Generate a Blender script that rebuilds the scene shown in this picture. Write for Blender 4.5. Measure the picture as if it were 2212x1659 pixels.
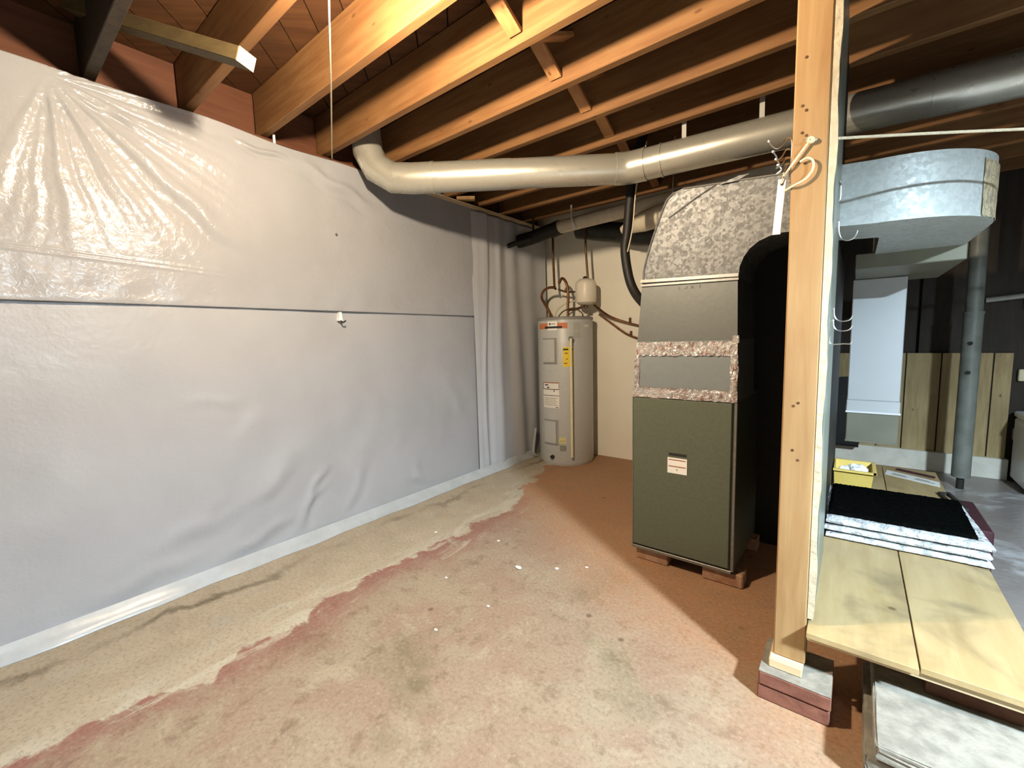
import bpy, bmesh, math, random
import numpy as np
from mathutils import Vector, Matrix

# ------------------------------------------------------------------ camera, light, exposure
for o in list(bpy.data.objects):
    bpy.data.objects.remove(o)
S = bpy.context.scene
COL = S.collection
random.seed(7)
rng = np.random.default_rng(11)

YAW, PITCH, ROLL = math.radians(38.6), math.radians(-5.95), math.radians(-1.58)
cam_d = bpy.data.cameras.new('camera')
cam_d.sensor_fit = 'HORIZONTAL'
cam_d.sensor_width = 36.0
cam_d.lens = 930.0 / 2212.0 * 36.0
cam_d.clip_start = 0.02
cam = bpy.data.objects.new('camera', cam_d)
COL.objects.link(cam)
_f = Vector((-math.sin(YAW) * math.cos(PITCH), math.cos(YAW) * math.cos(PITCH), math.sin(PITCH)))
_r = Vector((math.cos(YAW), math.sin(YAW), 0))
_u = _r.cross(_f)
_r2 = math.cos(ROLL) * _r + math.sin(ROLL) * _u
_u2 = -math.sin(ROLL) * _r + math.cos(ROLL) * _u
_m = Matrix((_r2, _u2, -_f)).transposed().to_4x4()
_m.translation = (0, 0, 1.2)
cam.matrix_world = _m
S.camera = cam

S.view_settings.view_transform = 'Standard'
S.view_settings.look = 'None'
S.view_settings.gamma = 1.0
S.view_settings.use_curve_mapping = False
S.view_settings.exposure = 0.92

world = bpy.data.worlds.new('world')
S.world = world
world.use_nodes = True
world.node_tree.nodes['Background'].inputs[0].default_value = (0.5, 0.6, 0.7, 1)
world.node_tree.nodes['Background'].inputs[1].default_value = 0.02

BULB_POS = (-1.10, 0.74, 2.20)
BULB_COL, BULB_STR = (1.0, 0.80, 0.57), 2050.0
DOME_POS = (1.5, 0.5, 2.08)
DOME_COL, DOME_STR = (0.72, 0.88, 1.0), 1850.0

# ------------------------------------------------------------------ material helpers
class T:
    def __init__(s, name):
        s.m = bpy.data.materials.new(name)
        s.m.use_nodes = True
        s.t = s.m.node_tree
        s.b = s.t.nodes['Principled BSDF']
    def n(s, typ, **kw):
        nd = s.t.nodes.new(typ)
        for k, v in kw.items():
            if k.startswith('i_'):
                key = k[2:].replace('_', ' ')
                s.put(nd.inputs[key], v)
            else:
                setattr(nd, k, v)
        return nd
    def put(s, inp, v):
        if isinstance(v, bpy.types.NodeSocket):
            s.t.links.new(v, inp)
        elif isinstance(v, tuple) and len(v) == 3 and inp.type == 'RGBA':
            inp.default_value = (*v, 1)
        else:
            inp.default_value = v
    def math(s, op, a, b=None, c=None, clamp=False):
        nd = s.t.nodes.new('ShaderNodeMath')
        nd.operation = op
        nd.use_clamp = clamp
        for i, v in enumerate((a, b, c)):
            if v is not None:
                s.put(nd.inputs[i], v)
        return nd.outputs[0]
    def mix(s, f, a, b):
        nd = s.t.nodes.new('ShaderNodeMix')
        nd.data_type = 'RGBA'
        s.put(nd.inputs[0], f)
        s.put(nd.inputs[6], a)
        s.put(nd.inputs[7], b)
        return nd.outputs[2]
    def step(s, v, lo, hi, a=0.0, b=1.0):
        nd = s.t.nodes.new('ShaderNodeMapRange')
        nd.interpolation_type = 'SMOOTHSTEP'
        s.put(nd.inputs[0], v)
        nd.inputs[1].default_value, nd.inputs[2].default_value = lo, hi
        nd.inputs[3].default_value, nd.inputs[4].default_value = a, b
        return nd.outputs[0]
    def coord(s, scale=(1, 1, 1), rot=(0, 0, 0), rand=True):
        tc = s.t.nodes.new('ShaderNodeTexCoord')
        v = tc.outputs['Object']
        if rand:
            oi = s.t.nodes.new('ShaderNodeObjectInfo')
            mm = s.math('MULTIPLY', oi.outputs['Random'], 37.0)
            ad = s.t.nodes.new('ShaderNodeVectorMath')
            ad.operation = 'ADD'
            s.t.links.new(v, ad.inputs[0])
            s.t.links.new(mm, ad.inputs[1])
            v = ad.outputs[0]
        mp = s.t.nodes.new('ShaderNodeMapping')
        s.t.links.new(v, mp.inputs[0])
        mp.inputs['Scale'].default_value = scale
        mp.inputs['Rotation'].default_value = rot
        return mp.outputs[0]
    def noise(s, v, scale, detail=4, rough=0.55, out=0, dist=0.0):
        nd = s.n('ShaderNodeTexNoise')
        s.put(nd.inputs['Vector'], v)
        nd.inputs['Scale'].default_value = scale
        nd.inputs['Detail'].default_value = detail
        nd.inputs['Roughness'].default_value = rough
        nd.inputs['Distortion'].default_value = dist
        return nd.outputs[out]
    def bump(s, h, strength, dist=0.01):
        nd = s.n('ShaderNodeBump')
        nd.inputs['Strength'].default_value = strength
        nd.inputs['Distance'].default_value = dist
        s.put(nd.inputs['Height'], h)
        s.t.links.new(nd.outputs[0], s.b.inputs['Normal'])
    def set(s, col=None, rough=None, metal=None, spec=None):
        if col is not None: s.put(s.b.inputs['Base Color'], col)
        if rough is not None: s.put(s.b.inputs['Roughness'], rough)
        if metal is not None: s.put(s.b.inputs['Metallic'], metal)
        if spec is not None: s.put(s.b.inputs['Specular IOR Level'], spec)

M = {}
def plain(name, c1, c2=None, scale=20.0, rough=0.6, metal=0.0, bump=0.15, spec=0.4, stretch=(1, 1, 1)):
    t = T(name)
    v = t.coord(stretch)
    c2 = c2 or tuple(x * 0.75 for x in c1)
    nz = t.noise(v, scale, 5)
    t.set(t.mix(t.step(nz, 0.3, 0.7), c1, c2), rough, metal, spec)
    if bump:
        t.bump(t.noise(v, scale * 3, 3), bump, 0.004)
    M[name] = t.m
    return t.m

def wood(name, c1, c2, axis='x', rough=0.65, rot=0.0, knots=True, fine=1.0):
    t = T(name)
    st = {'x': (1.2, 14, 14), 'y': (14, 1.2, 14), 'z': (14, 14, 1.2)}[axis]
    iso = t.coord((1, 1, 1), (0, 0, rot))
    mp = t.n('ShaderNodeMapping')
    t.t.links.new(iso, mp.inputs[0])
    mp.inputs['Scale'].default_value = st
    v = mp.outputs[0]
    g = t.noise(v, 2.2 * fine, 6, 0.6, dist=0.4)
    big = t.noise(iso, 1.6, 3)
    col = t.mix(t.step(g, 0.32, 0.7), c1, c2)
    col = t.mix(t.step(big, 0.35, 0.75, 0, 0.5), col, tuple(x * 0.72 for x in c2))
    if knots:
        mp2 = t.n('ShaderNodeMapping')
        t.t.links.new(iso, mp2.inputs[0])
        mp2.inputs['Scale'].default_value = tuple(1.0 if q < 5 else 2.2 for q in st)
        vo = t.n('ShaderNodeTexVoronoi')
        t.t.links.new(mp2.outputs[0], vo.inputs['Vector'])
        vo.inputs['Scale'].default_value = 5.0
        kn = t.step(vo.outputs['Distance'], 0.045, 0.10, 1, 0)
        col = t.mix(t.math('MULTIPLY', kn, 0.75), col, (0.09, 0.035, 0.012))
    t.set(col, rough, 0.0, 0.3)
    t.bump(g, 0.25, 0.003)
    M[name] = t.m
    return t.m

JOIST_A, JOIST_B = (0.235, 0.12, 0.045), (0.17, 0.075, 0.025)
wood('joist_wood', JOIST_A, JOIST_B, 'x')
wood('brace_wood', (0.42, 0.21, 0.08), (0.32, 0.14, 0.05), 'y')
wood('plank_wood', (0.10, 0.042, 0.014), (0.062, 0.024, 0.008), 'x', rot=math.radians(-45))
wood('rim_wood', (0.15, 0.056, 0.025), (0.10, 0.036, 0.016), 'y', knots=False)
wood('post_wood', (0.38, 0.25, 0.115), (0.29, 0.165, 0.068), 'z', fine=0.7)
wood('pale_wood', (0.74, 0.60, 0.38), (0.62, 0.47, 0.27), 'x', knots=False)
wood('pale_wood_y', (0.70, 0.56, 0.36), (0.58, 0.44, 0.26), 'y', knots=False)
wood('unlit_wood', (0.10, 0.072, 0.03), (0.07, 0.048, 0.02), 'x', knots=False)  # dark colour stands for the stub's unlit sides
wood('panel_wood', (0.47, 0.36, 0.18), (0.36, 0.26, 0.12), 'z', knots=True, fine=1.6)
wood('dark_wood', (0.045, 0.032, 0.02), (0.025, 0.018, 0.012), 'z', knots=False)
# plywood with stains; broad dark blotches also paint in a blurred shade band
t = T('plywood')
v = t.coord((7, 1.0, 7), rand=True)
iso = t.coord((1, 1, 1), rand=True)
g = t.noise(v, 2.2, 6, 0.6, dist=0.5)
col = t.mix(t.step(g, 0.3, 0.72), (0.44, 0.335, 0.175), (0.36, 0.26, 0.12))
st = t.noise(iso, 3.2, 4, 0.55, dist=0.6)
col = t.mix(t.step(st, 0.50, 0.70, 0, 0.7), col, (0.17, 0.13, 0.075))
vo = t.n('ShaderNodeTexVoronoi')
t.t.links.new(iso, vo.inputs['Vector'])
vo.inputs['Scale'].default_value = 4.2
col = t.mix(t.step(vo.outputs['Distance'], 0.02, 0.07, 0.85, 0), col, (0.12, 0.065, 0.03))
t.set(col, 0.5, 0, 0.35)
t.bump(g, 0.15, 0.003)
M['plywood'] = t.m

plain('bare_concrete', (0.52, 0.50, 0.44), (0.38, 0.36, 0.31), 14, 0.9, bump=0.5)
plain('block_concrete', (0.30, 0.285, 0.24), (0.19, 0.18, 0.15), 22, 0.92, bump=0.8)
plain('red_block', (0.24, 0.10, 0.065), (0.16, 0.06, 0.04), 16, 0.85, bump=0.6)
plain('brick_clay', (0.42, 0.27, 0.17), (0.30, 0.15, 0.08), 18, 0.9, bump=0.7)
plain('wall_paint', (0.88, 0.85, 0.73), (0.84, 0.80, 0.68), 3, 0.85, bump=0.1)
plain('dark_wall', (0.05, 0.042, 0.03), (0.03, 0.025, 0.018), 4, 0.9)
plain('grey_wall', (0.20, 0.18, 0.15), (0.16, 0.14, 0.12), 3, 0.9)
plain('white_paint', (0.78, 0.76, 0.66), (0.66, 0.64, 0.54), 10, 0.7, bump=0.3)
plain('drywall_edge', (0.54, 0.47, 0.34), (0.42, 0.36, 0.25), 26, 0.9, bump=0.9)
plain('pegboard_paint', (0.20, 0.22, 0.18), (0.15, 0.165, 0.135), 8, 0.35, bump=0.1)
plain('tank_grey', (0.50, 0.51, 0.49), (0.46, 0.47, 0.45), 60, 0.38, bump=0.05, spec=0.5)
plain('tank_grey_dark', (0.26, 0.255, 0.235), (0.23, 0.225, 0.205), 60, 0.45, bump=0.05)
plain('expansion_paint', (0.78, 0.72, 0.60), (0.72, 0.66, 0.53), 12, 0.35, bump=0.0)
plain('furnace_paint', (0.112, 0.128, 0.088), (0.095, 0.108, 0.075), 120, 0.42, bump=0.12, spec=0.45)
plain('furnace_trim', (0.20, 0.19, 0.165), (0.16, 0.15, 0.13), 40, 0.4, metal=0.3, bump=0.0)
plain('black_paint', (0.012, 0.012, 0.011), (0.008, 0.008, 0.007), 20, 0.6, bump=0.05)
plain('black_rubber', (0.016, 0.014, 0.012), (0.010, 0.009, 0.008), 30, 0.55, bump=0.2)
plain('black_iron', (0.022, 0.020, 0.016), (0.014, 0.012, 0.010), 20, 0.6, bump=0.5)
plain('flex_duct', (0.035, 0.036, 0.030), (0.022, 0.022, 0.018), 12, 0.5, bump=0.3)
plain('pvc_white', (0.66, 0.60, 0.46), (0.56, 0.49, 0.36), 9, 0.45, bump=0.05)
plain('copper', (0.26, 0.12, 0.055), (0.16, 0.07, 0.033), 30, 0.4, metal=0.9, bump=0.1)
plain('dull_copper', (0.16, 0.085, 0.045), (0.10, 0.055, 0.03), 30, 0.5, metal=0.6, bump=0.1)
plain('steel', (0.62, 0.61, 0.58), (0.52, 0.51, 0.48), 30, 0.3, metal=1.0, bump=0.05)
plain('column_paint', (0.21, 0.225, 0.195), (0.15, 0.16, 0.135), 10, 0.45, bump=0.15)
plain('label_white', (0.82, 0.80, 0.74), (0.78, 0.76, 0.70), 10, 0.6, bump=0)
plain('label_bright', (0.9, 0.89, 0.85), (0.88, 0.87, 0.83), 10, 0.6, bump=0)
plain('label_grey', (0.44, 0.43, 0.39), (0.40, 0.39, 0.35), 30, 0.6, bump=0)
plain('label_yellow', (0.80, 0.62, 0.05), (0.76, 0.58, 0.04), 14, 0.6, bump=0)
plain('label_cream', (0.66, 0.60, 0.28), (0.60, 0.54, 0.24), 14, 0.6, bump=0)
plain('label_orange', (0.62, 0.20, 0.08), (0.56, 0.17, 0.06), 14, 0.55, bump=0)
plain('ink', (0.02, 0.018, 0.016), (0.03, 0.026, 0.022), 14, 0.7, bump=0)
plain('ink_red', (0.38, 0.12, 0.04), (0.30, 0.09, 0.03), 14, 0.7, bump=0)
plain('ink_grey', (0.36, 0.33, 0.27), (0.30, 0.27, 0.22), 14, 0.7, bump=0)
plain('cream_plastic', (0.80, 0.72, 0.46), (0.76, 0.68, 0.42), 14, 0.4, bump=0)
plain('yellow_plastic', (0.74, 0.56, 0.15), (0.70, 0.52, 0.13), 5, 0.4, bump=0)
plain('white_plastic', (0.82, 0.82, 0.82), (0.76, 0.77, 0.78), 6, 0.35, bump=0.1)
plain('maroon', (0.065, 0.02, 0.026), (0.05, 0.015, 0.02), 20, 0.7, bump=0.2)
plain('white_enamel', (0.86, 0.87, 0.90), (0.84, 0.85, 0.88), 4, 0.25, bump=0)
plain('black_fiber', (0.003, 0.0035, 0.003), (0.0015, 0.0015, 0.0015), 60, 1.0, bump=1.0, spec=0.0)
plain('string', (0.76, 0.68, 0.50), (0.62, 0.53, 0.36), 200, 0.9, bump=0.5)
plain('paper', (0.80, 0.80, 0.77), (0.74, 0.74, 0.71), 6, 0.8, bump=0)
plain('duct_white', (0.62, 0.66, 0.68), (0.58, 0.62, 0.64), 2, 0.42, metal=0.35, bump=0.03)
plain('duct_olive', (0.26, 0.26, 0.20), (0.22, 0.22, 0.17), 4, 0.45, metal=0.35, bump=0.05)
plain('tape_white', (0.43, 0.45, 0.46), (0.36, 0.38, 0.385), 9, 0.3, bump=0.3)

def galvanized(name, c1, c2, scale=26, rough=(0.28, 0.5), metal=0.8, streak=False, bmp=0.12):
    t = T(name)
    v = t.coord((1, 1, 1))
    vo = t.n('ShaderNodeTexVoronoi')
    t.t.links.new(v, vo.inputs['Vector'])
    vo.inputs['Scale'].default_value = scale
    sep = t.n('ShaderNodeSeparateColor')
    t.t.links.new(vo.outputs['Color'], sep.inputs[0])
    nz = t.noise(v, scale * 0.35, 4, dist=1.2)
    f = t.math('ADD', t.math('MULTIPLY', sep.outputs[0], 0.45), t.math('MULTIPLY', nz, 0.6))
    col = t.mix(t.step(f, 0.3, 0.75), c1, c2)
    if streak:
        sv = t.coord((30, 30, 1.0))
        col = t.mix(t.step(t.noise(sv, 1.2, 3), 0.45, 0.7, 0, 0.4), col, c1)
    t.set(col, t.step(f, 0.2, 0.8, rough[0], rough[1]), metal, 0.5)
    t.bump(nz, bmp, 0.004)
    M[name] = t.m
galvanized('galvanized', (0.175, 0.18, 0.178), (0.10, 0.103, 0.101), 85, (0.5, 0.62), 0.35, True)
galvanized('galvanized_lit', (0.60, 0.66, 0.65), (0.50, 0.56, 0.55), 80, (0.42, 0.62), 0.2)  # same duct metal, lighter and bluer: cool lamp light put into the colour
galvanized('sheet_metal', (0.15, 0.158, 0.148), (0.138, 0.146, 0.136), 60, (0.42, 0.5), 0.4)
galvanized('sheet_panel', (0.25, 0.275, 0.275), (0.24, 0.265, 0.265), 40, (0.36, 0.42), 0.35)
galvanized('pipe_metal', (0.50, 0.485, 0.415), (0.48, 0.465, 0.40), 30, (0.27, 0.32), 0.6, False, 0.025)
# crinkled foil tape
t = T('foil')
v = t.coord()
nz = t.noise(v, 45, 4, 0.6, dist=1.5)
t.set(t.mix(t.step(t.noise(v, 30, 3), 0.45, 0.68), (0.62, 0.60, 0.58), (0.42, 0.30, 0.26)), 0.24, 0.75, 0.5)
t.bump(nz, 1.0, 0.012)
M['foil'] = t.m

t = T('foil_lit')  # foil copy with a warm lit reflection put into its colour
v = t.coord()
t.set(t.mix(t.step(t.noise(v, 30, 3), 0.42, 0.66), (0.80, 0.70, 0.46), (0.50, 0.42, 0.30)), 0.38, 0.35, 0.5)
t.bump(t.noise(v, 45, 4, 0.6, dist=1.5), 1.0, 0.012)
M['foil_lit'] = t.m

# translucent white vapour-barrier sheet
def sheet_mat(name, rough, fine, k=1.0):
    t = T(name)
    v = t.coord((1, 1, 1), rand=False)
    a = t.noise(v, 2.2, 3)
    t.set(t.mix(t.step(a, 0.35, 0.7), (0.325 * k, 0.333 * k, 0.35 * k), (0.30 * k, 0.308 * k, 0.323 * k)), rough, 0.0, 0.36)
    h = t.math('ADD', t.math('MULTIPLY', t.noise(v, 38, 3, dist=0.8), fine), t.math('MULTIPLY', t.noise(v, 9, 3), 1.0))
    t.bump(h, 0.22, 0.02)
    M[name] = t.m
sheet_mat('sheet_upper', 0.2, 0.5)
sheet_mat('sheet_lower', 0.33, 0.25, 1.1)
sheet_mat('sheet_corner', 0.3, 0.3, 1.35)
# clear wrap on the filters
t = T('wrap')
v = t.coord()
t.set(t.mix(t.step(t.noise(v, 26, 3, dist=1.0), 0.45, 0.62), (0.72, 0.75, 0.76), (0.42, 0.44, 0.45)), 0.16, 0.0, 0.7)
t.bump(t.noise(v, 32, 4, dist=2.0), 0.8, 0.015)
M['wrap'] = t.m

# floor: bare tan concrete along the wall, worn red paint elsewhere
t = T('floor_concrete')
v = t.coord(rand=False)
sx = t.n('ShaderNodeSeparateXYZ')
t.t.links.new(v, sx.inputs[0])
X, Y = sx.outputs[0], sx.outputs[1]
n1 = t.noise(v, 1.5, 5, 0.6)
n2 = t.noise(v, 6.0, 6, 0.65, dist=0.5)
n3 = t.noise(v, 30.0, 5, 0.6)
n4 = t.noise(v, 2.7, 6, 0.62, dist=0.8)
edge = t.math('ADD', X, t.math('ADD', t.math('MULTIPLY', t.math('SUBTRACT', n1, 0.5), 0.55), t.math('MULTIPLY', t.math('SUBTRACT', n2, 0.5), 0.28)))
far = t.step(Y, 2.0, 3.4, 0.0, 0.35)
edge2 = t.math('ADD', edge, far)
red = t.step(edge2, -1.885, -1.850)
vs = t.n('ShaderNodeMapping')
t.t.links.new(v, vs.inputs[0])
vs.inputs['Scale'].default_value = (7.0, 1.6, 1.0)
vs.inputs['Rotation'].default_value = (0, 0, 0.12)
ns = t.noise(vs.outputs[0], 1.6, 6, 0.62, dist=0.9)
rim = t.math('MULTIPLY', t.step(edge2, -2.06, -1.90), t.math('SUBTRACT', 1.0, red))
tan_c = t.mix(t.step(n2, 0.3, 0.7), (0.41, 0.345, 0.25), (0.35, 0.29, 0.205))
tan_c = t.mix(t.step(ns, 0.52, 0.7, 0, 0.55), tan_c, (0.36, 0.33, 0.265))
tan_c = t.mix(t.math('MULTIPLY', rim, t.step(ns, 0.42, 0.62, 0.1, 0.9)), tan_c, (0.47, 0.43, 0.335))
crk = t.math('ABSOLUTE', t.math('ADD', X, t.math('ADD', t.math('MULTIPLY', n4, 0.42), 2.16)))
crk = t.math('MULTIPLY', t.step(crk, 0.006, 0.05, 1, 0), t.step(n1, 0.40, 0.6))
tan_c = t.mix(t.math('MULTIPLY', crk, 0.8), tan_c, (0.11, 0.085, 0.05))
pink = t.mix(t.step(n4, 0.36, 0.66), (0.285, 0.20, 0.14), (0.31, 0.25, 0.175))
pink = t.mix(t.step(n2, 0.52, 0.70, 0, 0.75), pink, (0.36, 0.30, 0.21))
n5 = t.noise(v, 11.0, 6, 0.7, dist=0.3)
pink = t.mix(t.step(n5, 0.48, 0.32, 0, 0.65), pink, (0.165, 0.11, 0.07))
n6 = t.noise(v, 1.9, 4, 0.5, dist=0.3)
olive = t.math('MULTIPLY', t.step(n6, 0.55, 0.68), t.step(n2, 0.35, 0.6, 0.3, 1.0))
pink = t.mix(t.math('MULTIPLY', olive, 0.75), pink, (0.15, 0.125, 0.07))
pink = t.mix(t.math('MULTIPLY', t.step(edge2, -1.60, -1.86), t.step(n2, 0.36, 0.60, 0.15, 0.85)), pink, (0.24, 0.095, 0.075))
streak = t.math('MULTIPLY', t.step(edge2, -1.62, -1.80), t.step(ns, 0.56, 0.64, 0, 0.8))
pink = t.mix(streak, pink, (0.42, 0.36, 0.27))
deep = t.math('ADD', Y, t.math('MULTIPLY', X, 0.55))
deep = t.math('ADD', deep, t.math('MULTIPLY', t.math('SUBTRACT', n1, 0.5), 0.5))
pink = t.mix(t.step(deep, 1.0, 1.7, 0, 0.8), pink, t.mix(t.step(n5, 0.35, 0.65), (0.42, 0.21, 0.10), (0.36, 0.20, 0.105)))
vo = t.n('ShaderNodeTexVoronoi')
t.t.links.new(v, vo.inputs['Vector'])
vo.inputs['Scale'].default_value = 5.0
spots = t.math('MULTIPLY', t.step(t.math('ADD', vo.outputs['Distance'], t.math('MULTIPLY', n5, 0.16)), 0.11, 0.18, 1, 0), t.step(n1, 0.46, 0.54))
pink = t.mix(t.math('MULTIPLY', spots, 0.75), pink, (0.095, 0.05, 0.032))
grey = t.mix(n2, (0.34, 0.33, 0.31), (0.22, 0.17, 0.15))
grey = t.mix(t.step(n4, 0.5, 0.64), grey, (0.52, 0.52, 0.52))  # whitish patches put the floor's glare into the colour
n7 = t.noise(v, 70.0, 4, 0.7)
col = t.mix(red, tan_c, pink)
col = t.mix(t.step(n7, 0.50, 0.36, 0, 0.30), col, (0.10, 0.07, 0.045))
col = t.mix(t.step(n7, 0.54, 0.70, 0, 0.30), col, (0.50, 0.44, 0.34))
col = t.mix(t.step(t.math('ADD', X, t.math('MULTIPLY', n2, 0.3)), 0.45, 0.75), col, grey)
t.set(col, t.step(X, 0.3, 0.7, 0.72, 0.3), 0, 0.35)
hh = t.math('ADD', t.math('MULTIPLY', n3, 0.4), t.math('ADD', t.math('MULTIPLY', n2, 0.6), t.math('MULTIPLY', red, -0.6)))
t.bump(hh, 0.35, 0.02)
M['floor_concrete'] = t.m

def emitter(name, col, strength):
    t = T(name)
    e = t.n('ShaderNodeEmission')
    e.inputs[0].default_value = (*col, 1)
    e.inputs[1].default_value = strength
    out = [n for n in t.t.nodes if n.type == 'OUTPUT_MATERIAL'][0]
    t.t.links.new(e.outputs[0], out.inputs[0])
    M[name] = t.m
emitter('bulb_glow', BULB_COL, BULB_STR)
emitter('dome_glow', DOME_COL, DOME_STR)

# ------------------------------------------------------------------ object helpers
WL = {}
def thing(name, loc, label, cat, group=None, kind=None):
    o = bpy.data.objects.new(name, None)
    o.empty_display_size = 0.05
    COL.objects.link(o)
    o.location = loc
    WL[o.name] = Vector(loc)
    if kind: o['kind'] = kind
    if label: o['label'] = label
    if cat: o['category'] = cat
    if group: o['group'] = group
    return o
def tag(o, label, cat, group=None):
    o['label'] = label
    o['category'] = cat
    if group: o['group'] = group
    return o
def mesh(name, verts, faces, mat, parent=None, smooth=False, origin=None):
    verts = np.asarray(verts, float)
    if parent is not None:
        org = WL[parent.name]
        loc = None
    else:
        lo, hi = verts.min(0), verts.max(0)
        org = Vector(origin) if origin is not None else Vector(((lo[0] + hi[0]) / 2, (lo[1] + hi[1]) / 2, lo[2]))
        loc = org
    me = bpy.data.meshes.new(name)
    me.from_pydata((verts - np.array(org)).tolist(), [], [tuple(int(i) for i in f) for f in faces])
    me.materials.append(M[mat] if isinstance(mat, str) else mat)
    if smooth:
        me.polygons.foreach_set('use_smooth', [True] * len(me.polygons))
    bm = bmesh.new()
    bm.from_mesh(me)
    bmesh.ops.recalc_face_normals(bm, faces=bm.faces)
    bm.to_mesh(me)
    bm.free()
    o = bpy.data.objects.new(name, me)
    COL.objects.link(o)
    if parent is not None:
        o.parent = parent
        WL[o.name] = org
    else:
        o.location = loc
        WL[o.name] = Vector(loc)
    if smooth == 'auto':
        me.set_sharp_from_angle(angle=math.radians(35))
    return o
def boxgeo(x0, x1, y0, y1, z0, z1, bev=0.0):
    bm = bmesh.new()
    bmesh.ops.create_cube(bm, size=1)
    for v in bm.verts:
        v.co = Vector(((x0 + x1) / 2 + v.co.x * (x1 - x0), (y0 + y1) / 2 + v.co.y * (y1 - y0), (z0 + z1) / 2 + v.co.z * (z1 - z0)))
    if bev:
        bmesh.ops.bevel(bm, geom=list(bm.edges), offset=bev, segments=1, affect='EDGES')
    bm.verts.ensure_lookup_table()
    V = [tuple(v.co) for v in bm.verts]
    F = [[v.index for v in f.verts] for f in bm.faces]
    bm.free()
    return V, F
def box(name, x0, x1, y0, y1, z0, z1, mat, parent=None, bev=0.0):
    return mesh(name, *boxgeo(x0, x1, y0, y1, z0, z1, bev), mat, parent)
def join(*gs):
    V, F = [], []
    for v, f in gs:
        n = len(V)
        V += [tuple(p) for p in v]
        F += [[i + n for i in q] for q in f]
    return V, F
def beamgeo(p0, p1, w, h, roll=0.0, bev=0.0, up=(0, 0, 1)):
    p0, p1 = Vector(p0), Vector(p1)
    d = (p1 - p0)
    L = d.length
    d.normalize()
    s = d.cross(Vector(up)).normalized()
    u = s.cross(d)
    if roll:
        c, q = math.cos(roll), math.sin(roll)
        s, u = c * s + q * u, -q * s + c * u
    V, F = boxgeo(0, L, -w / 2, w / 2, -h / 2, h / 2, bev)
    return [tuple(p0 + d * x + s * y + u * z) for x, y, z in V], F
def smooth_path(pts, n=6):
    P = [Vector(p) for p in pts]
    if len(P) < 3: return P
    out = []
    for i in range(len(P) - 1):
        a = P[max(i - 1, 0)]; b = P[i]; c = P[i + 1]; d = P[min(i + 2, len(P) - 1)]
        for k in range(n):
            s = k / n
            out.append(0.5 * ((2 * b) + (c - a) * s + (2 * a - 5 * b + 4 * c - d) * s * s + (3 * b - a - 3 * c + d) * s ** 3))
    out.append(P[-1])
    return out
def tubegeo(pts, r, seg=12, caps=True, smooth=0):
    P = smooth_path(pts, smooth) if smooth else [Vector(p) for p in pts]
    rr = r if hasattr(r, '__len__') else [r] * len(P)
    if len(rr) != len(P):
        rr = np.interp(np.linspace(0, 1, len(P)), np.linspace(0, 1, len(rr)), rr)
    V, F = [], []
    t0 = (P[1] - P[0]).normalized()
    a = Vector((0, 0, 1)) if abs(t0.z) < 0.9 else Vector((1, 0, 0))
    s = t0.cross(a).normalized()
    for i, p in enumerate(P):
        if i == 0: t = t0
        elif i == len(P) - 1: t = (P[i] - P[i - 1]).normalized()
        else:
            t = ((P[i + 1] - P[i]).normalized() + (P[i] - P[i - 1]).normalized())
            t = t.normalized() if t.length > 1e-6 else (P[i + 1] - P[i]).normalized()
        s = (s - t * s.dot(t)).normalized()
        u = t.cross(s)
        k = 1.0
        for j in range(seg):
            q = 2 * math.pi * j / seg
            V.append(tuple(p + (s * math.cos(q) + u * math.sin(q)) * rr[i]))
    for i in range(len(P) - 1):
        for j in range(seg):
            F.append([i * seg + j, i * seg + (j + 1) % seg, (i + 1) * seg + (j + 1) % seg, (i + 1) * seg + j])
    if caps:
        F.append(list(range(seg)))
        F.append([(len(P) - 1) * seg + j for j in range(seg)])
    return V, F
def tube(name, pts, r, mat, parent=None, seg=12, smooth=0):
    return mesh(name, *tubegeo(pts, r, seg, True, smooth), mat, parent, smooth='auto')
def lathegeo(cx, cy, prof, seg=40):
    V, F = [], []
    for r, z in prof:
        for j in range(seg):
            q = 2 * math.pi * j / seg
            V.append((cx + r * math.cos(q), cy + r * math.sin(q), z))
    for i in range(len(prof) - 1):
        for j in range(seg):
            F.append([i * seg + j, i * seg + (j + 1) % seg, (i + 1) * seg + (j + 1) % seg, (i + 1) * seg + j])
    F.append(list(range(seg)))
    F.append([(len(prof) - 1) * seg + j for j in range(seg)])
    return V, F
def lathe(name, cx, cy, prof, mat, parent=None, seg=40):
    return mesh(name, *lathegeo(cx, cy, prof, seg), mat, parent, smooth='auto')
def prismgeo(poly, axis, a, b):
    # poly: 2D outline, extruded along axis from a to b
    def mk(p, w):
        return {'y': (p[0], w, p[1]), 'z': (p[0], p[1], w), 'x': (w, p[0], p[1])}[axis]
    n = len(poly)
    V = [mk(p, a) for p in poly] + [mk(p, b) for p in poly]
    F = [list(range(n)), list(range(n, 2 * n))]
    for i in range(n):
        F.append([i, (i + 1) % n, n + (i + 1) % n, n + i])
    return V, F
def prism(name, poly, axis, a, b, mat, parent=None):
    return mesh(name, *prismgeo(poly, axis, a, b), mat, parent, smooth='auto')
def clip(poly, nx, ny, c):
    out = []
    for i in range(len(poly)):
        p, q = poly[i], poly[(i + 1) % len(poly)]
        dp, dq = nx * p[0] + ny * p[1] - c, nx * q[0] + ny * q[1] - c
        if dp <= 0: out.append(p)
        if (dp < 0 < dq) or (dq < 0 < dp):
            s = dp / (dp - dq)
            out.append((p[0] + (q[0] - p[0]) * s, p[1] + (q[1] - p[1]) * s))
    return out
def structure(o, label=None):
    o['kind'] = 'structure'
    if label: o['label'] = label
    return o

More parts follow.
